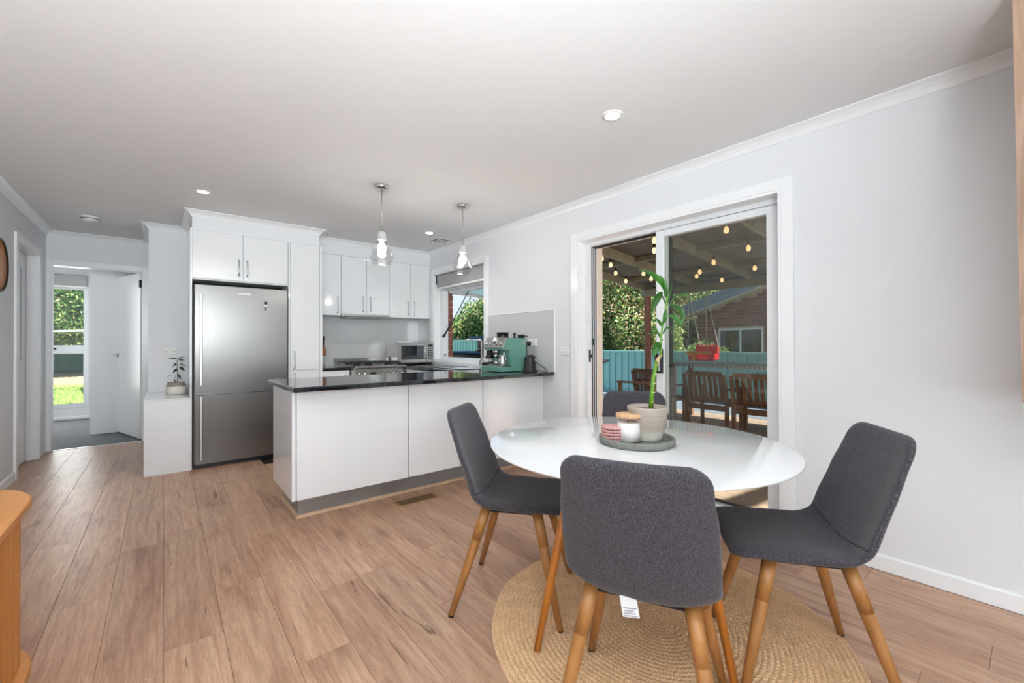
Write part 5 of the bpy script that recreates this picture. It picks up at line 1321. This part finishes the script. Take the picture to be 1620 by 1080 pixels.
# ------------------------------------------------------------------ planting
def foliage(name, parent, c, rad, n, size, mats, wts, seed, lump=.35, shell=.45):
    r = np.random.default_rng(seed); d = r.normal(size=(n,3)); d /= np.linalg.norm(d,axis=1)[:,None]
    lm = 1+lump*(np.sin(d[:,0]*5+seed)*np.cos(d[:,1]*6+1.3*seed)+np.sin(d[:,2]*7+seed*2)*.6)*.5
    rr = (shell+(1-shell)*r.random(n)**.6)*lm
    P = np.array(c)+d*rr[:,None]*np.array(rad)
    t = r.normal(size=(n,3)); t[:,2] -= .3; t /= np.linalg.norm(t,axis=1)[:,None]; u = np.cross(t, r.normal(size=(n,3))); u /= np.linalg.norm(u,axis=1)[:,None]
    s = size*(.6+.8*r.random(n))[:,None]; nn = np.cross(t,u)
    a = P-t*s; b = P+u*s*.38+nn*s*.08; e = P+t*s; f = P-u*s*.38+nn*s*.08
    V = np.stack([a,b,e,f],1).reshape(-1,3)-np.array(WL[parent]); F = np.arange(4*n).reshape(n,4)
    mi = r.choice(len(mats), n, p=wts)
    o = npmesh(name, V, F, mats, parent, mi); o['kind'] = 'stuff'; return o
def bush(nm, lab, cat, blobs, base, mats, wts, seed, size=.05, dens=9000, group=None, trunk=.08):
    t = empty(nm, base, lab, cat, group); 
    top = blobs[0][0]
    MB().tube([base,(base[0]+.05,base[1],(base[2]+top[2])/2),top],[trunk,trunk*.8,trunk*.4],9).build('trunk','bark',t)
    for k, (c, r_) in enumerate(blobs):
        foliage('foliage', t, c, r_, int(dens), size, mats, wts, seed+k)
        # inner branches mass
        for q in range(3):
            e = (c[0]+rng.uniform(-.4,.4)*r_[0], c[1]+rng.uniform(-.4,.4)*r_[1], c[2]+rng.uniform(0,.5)*r_[2])
            MB().tube([(base[0],base[1],base[2]+.4),((base[0]+c[0])/2,(base[1]+c[1])/2,(base[2]+c[2])/2+.1),e],[trunk*.5,trunk*.35,trunk*.15],6).build('branch','bark',t)
    return t
GH = 'trees and shrubs behind the teal fence'
HM = ['leaf1','leaf2','leaf3','leaf4']
bush('flowering_shrub','dense mixed green flowering shrub behind the fence, left of the pergola post','shrub',[((10.1,6.9,1.3),(.9,1.25,1.25)),((10.2,8.2,1.5),(1.0,1.2,1.5)),((10.2,7.4,2.5),(.95,1.3,1.1)),((10.2,9.2,1.9),(1,1.2,1.5)),((11.9,6.75,1.3),(.7,.75,1.7))],(10.2,7.8,-.6),HM,[.30,.30,.20,.20],3,.042,22000,GH)
bush('leafy_tree','bright yellow-green tree above the brick house roof','tree',[((14.5,8.3,3.2),(1.6,1.7,1.5)),((14.0,9.6,2.6),(1.5,1.4,1.5)),((14.3,7.3,3.5),(1.2,1.1,1.1))],(14.6,8.4,-.6),['leaf1','leaf3','leaf2'],[.3,.55,.15],11,.09,12000,GH)
bush('leafy_tree','tall leafy tree at the far side of the fence beside the kitchen window view','tree',[((10.9,13.2,1.7),(1.5,1.9,1.6)),((10.6,14.9,1.5),(1.4,1.5,1.6)),((10.4,16.3,1.0),(1.4,1.8,1.3)),((11.1,12.2,2.6),(1.5,1.6,1.4))],(10.6,13.4,-.4),['leaf1','leaf2','leaf3','leaf4'],[.42,.36,.16,.06],21,.07,16000,GH)
bush('young_bush','light green bush in front of the brick house window','shrub',[((9.35,4.7,.75),(.35,.75,.45))],(9.35,4.7,-.6),['leaf1','leaf3'],[.6,.4],31,.045,1200,GH,.03)
bush('young_bush','sparse yellow-green sapling beside the toddler swing','shrub',[((9.4,5.35,1.25),(.12,.14,.4)),((9.4,5.85,1.05),(.12,.14,.28))],(9.4,5.6,-.6),['leaf1','leaf3'],[.3,.7],37,.05,260,GH,.015)
# garden behind the bedroom
gz = lambda y: -.35+.0534*(y-9.7)
m = MB(); m.prism([(9.62,gz(9.62)),(16.6,gz(16.6)),(16.6,gz(16.6)-.3),(9.62,gz(9.62)-.3)],0,-9,3.1); st(m.build('ground_lawn','grass'),'sunlit green lawn outside the bedroom','lawn')
m = MB(); m.prism([(16.6,gz(16.6)+.02),(21.0,gz(21.0)+.03),(21.0,gz(21.0)-.3),(16.6,gz(16.6)-.3)],0,-9,3.1); st(m.build('ground_mulch','mulch'),'bark mulch bed before the dark green fence','mulch')
steel_fence('steel_fence',1,20.1,-9,3,.18,1.5,'deepteal','dark green steel fence behind the mulch bed',.3)
def garden_grass():
    r = np.random.default_rng(5); n = 26000; x = r.uniform(-5.5,.5,n); y = r.uniform(12,16.9,n); z = gz(y); h = r.uniform(.03,.08,n); a = r.uniform(0,PI,n); w_ = .012
    b0 = np.stack([x-np.cos(a)*w_,y-np.sin(a)*w_,z],-1); b1 = np.stack([x+np.cos(a)*w_,y+np.sin(a)*w_,z],-1); tp_ = np.stack([x+r.normal(0,.02,n),y+r.normal(0,.02,n),z+h],-1)
    o = npmesh('lawn_grass', np.stack([b0,b1,tp_],1).reshape(-1,3), np.arange(3*n).reshape(n,3), ['blade'], None); tag(o,'short blades of the sunlit lawn seen through the bedroom window','grass',kind='stuff')
garden_grass()
bush('leafy_tree','big dark green tree filling the upper bedroom window','tree',[((-2.6,17.9,2.4),(1.9,1.0,1.35)),((-3.6,18.4,3.8),(2.0,1.1,1.7)),((-1.6,18.4,3.6),(1.8,1.1,1.8))],(-2.4,20.8,.15),['leaf2','leaf1','leaf3'],[.5,.35,.15],41,.06,30000,'trees behind the bedroom')
cln = empty('clothesline', (-1.4,14,gz(14)), 'white clothesline frame on a post outside the bedroom window', 'clothesline')
MB().tube([(-1.37,14,gz(14)+.002),(-1.37,14,1.56)],.03,10).build('post','white',cln)
MB().tube([(-2.0,14,1.46),(-1.0,14,1.50)],.022,8).build('frame_arm','white',cln)
MB().tube([(-1.9,14.3,1.43),(-1.0,14.3,1.45)],.012,8).tube([(-1.37,14,1.40),(-1.37,14.3,1.44)],.012,8).build('line_rail','nickel',cln)
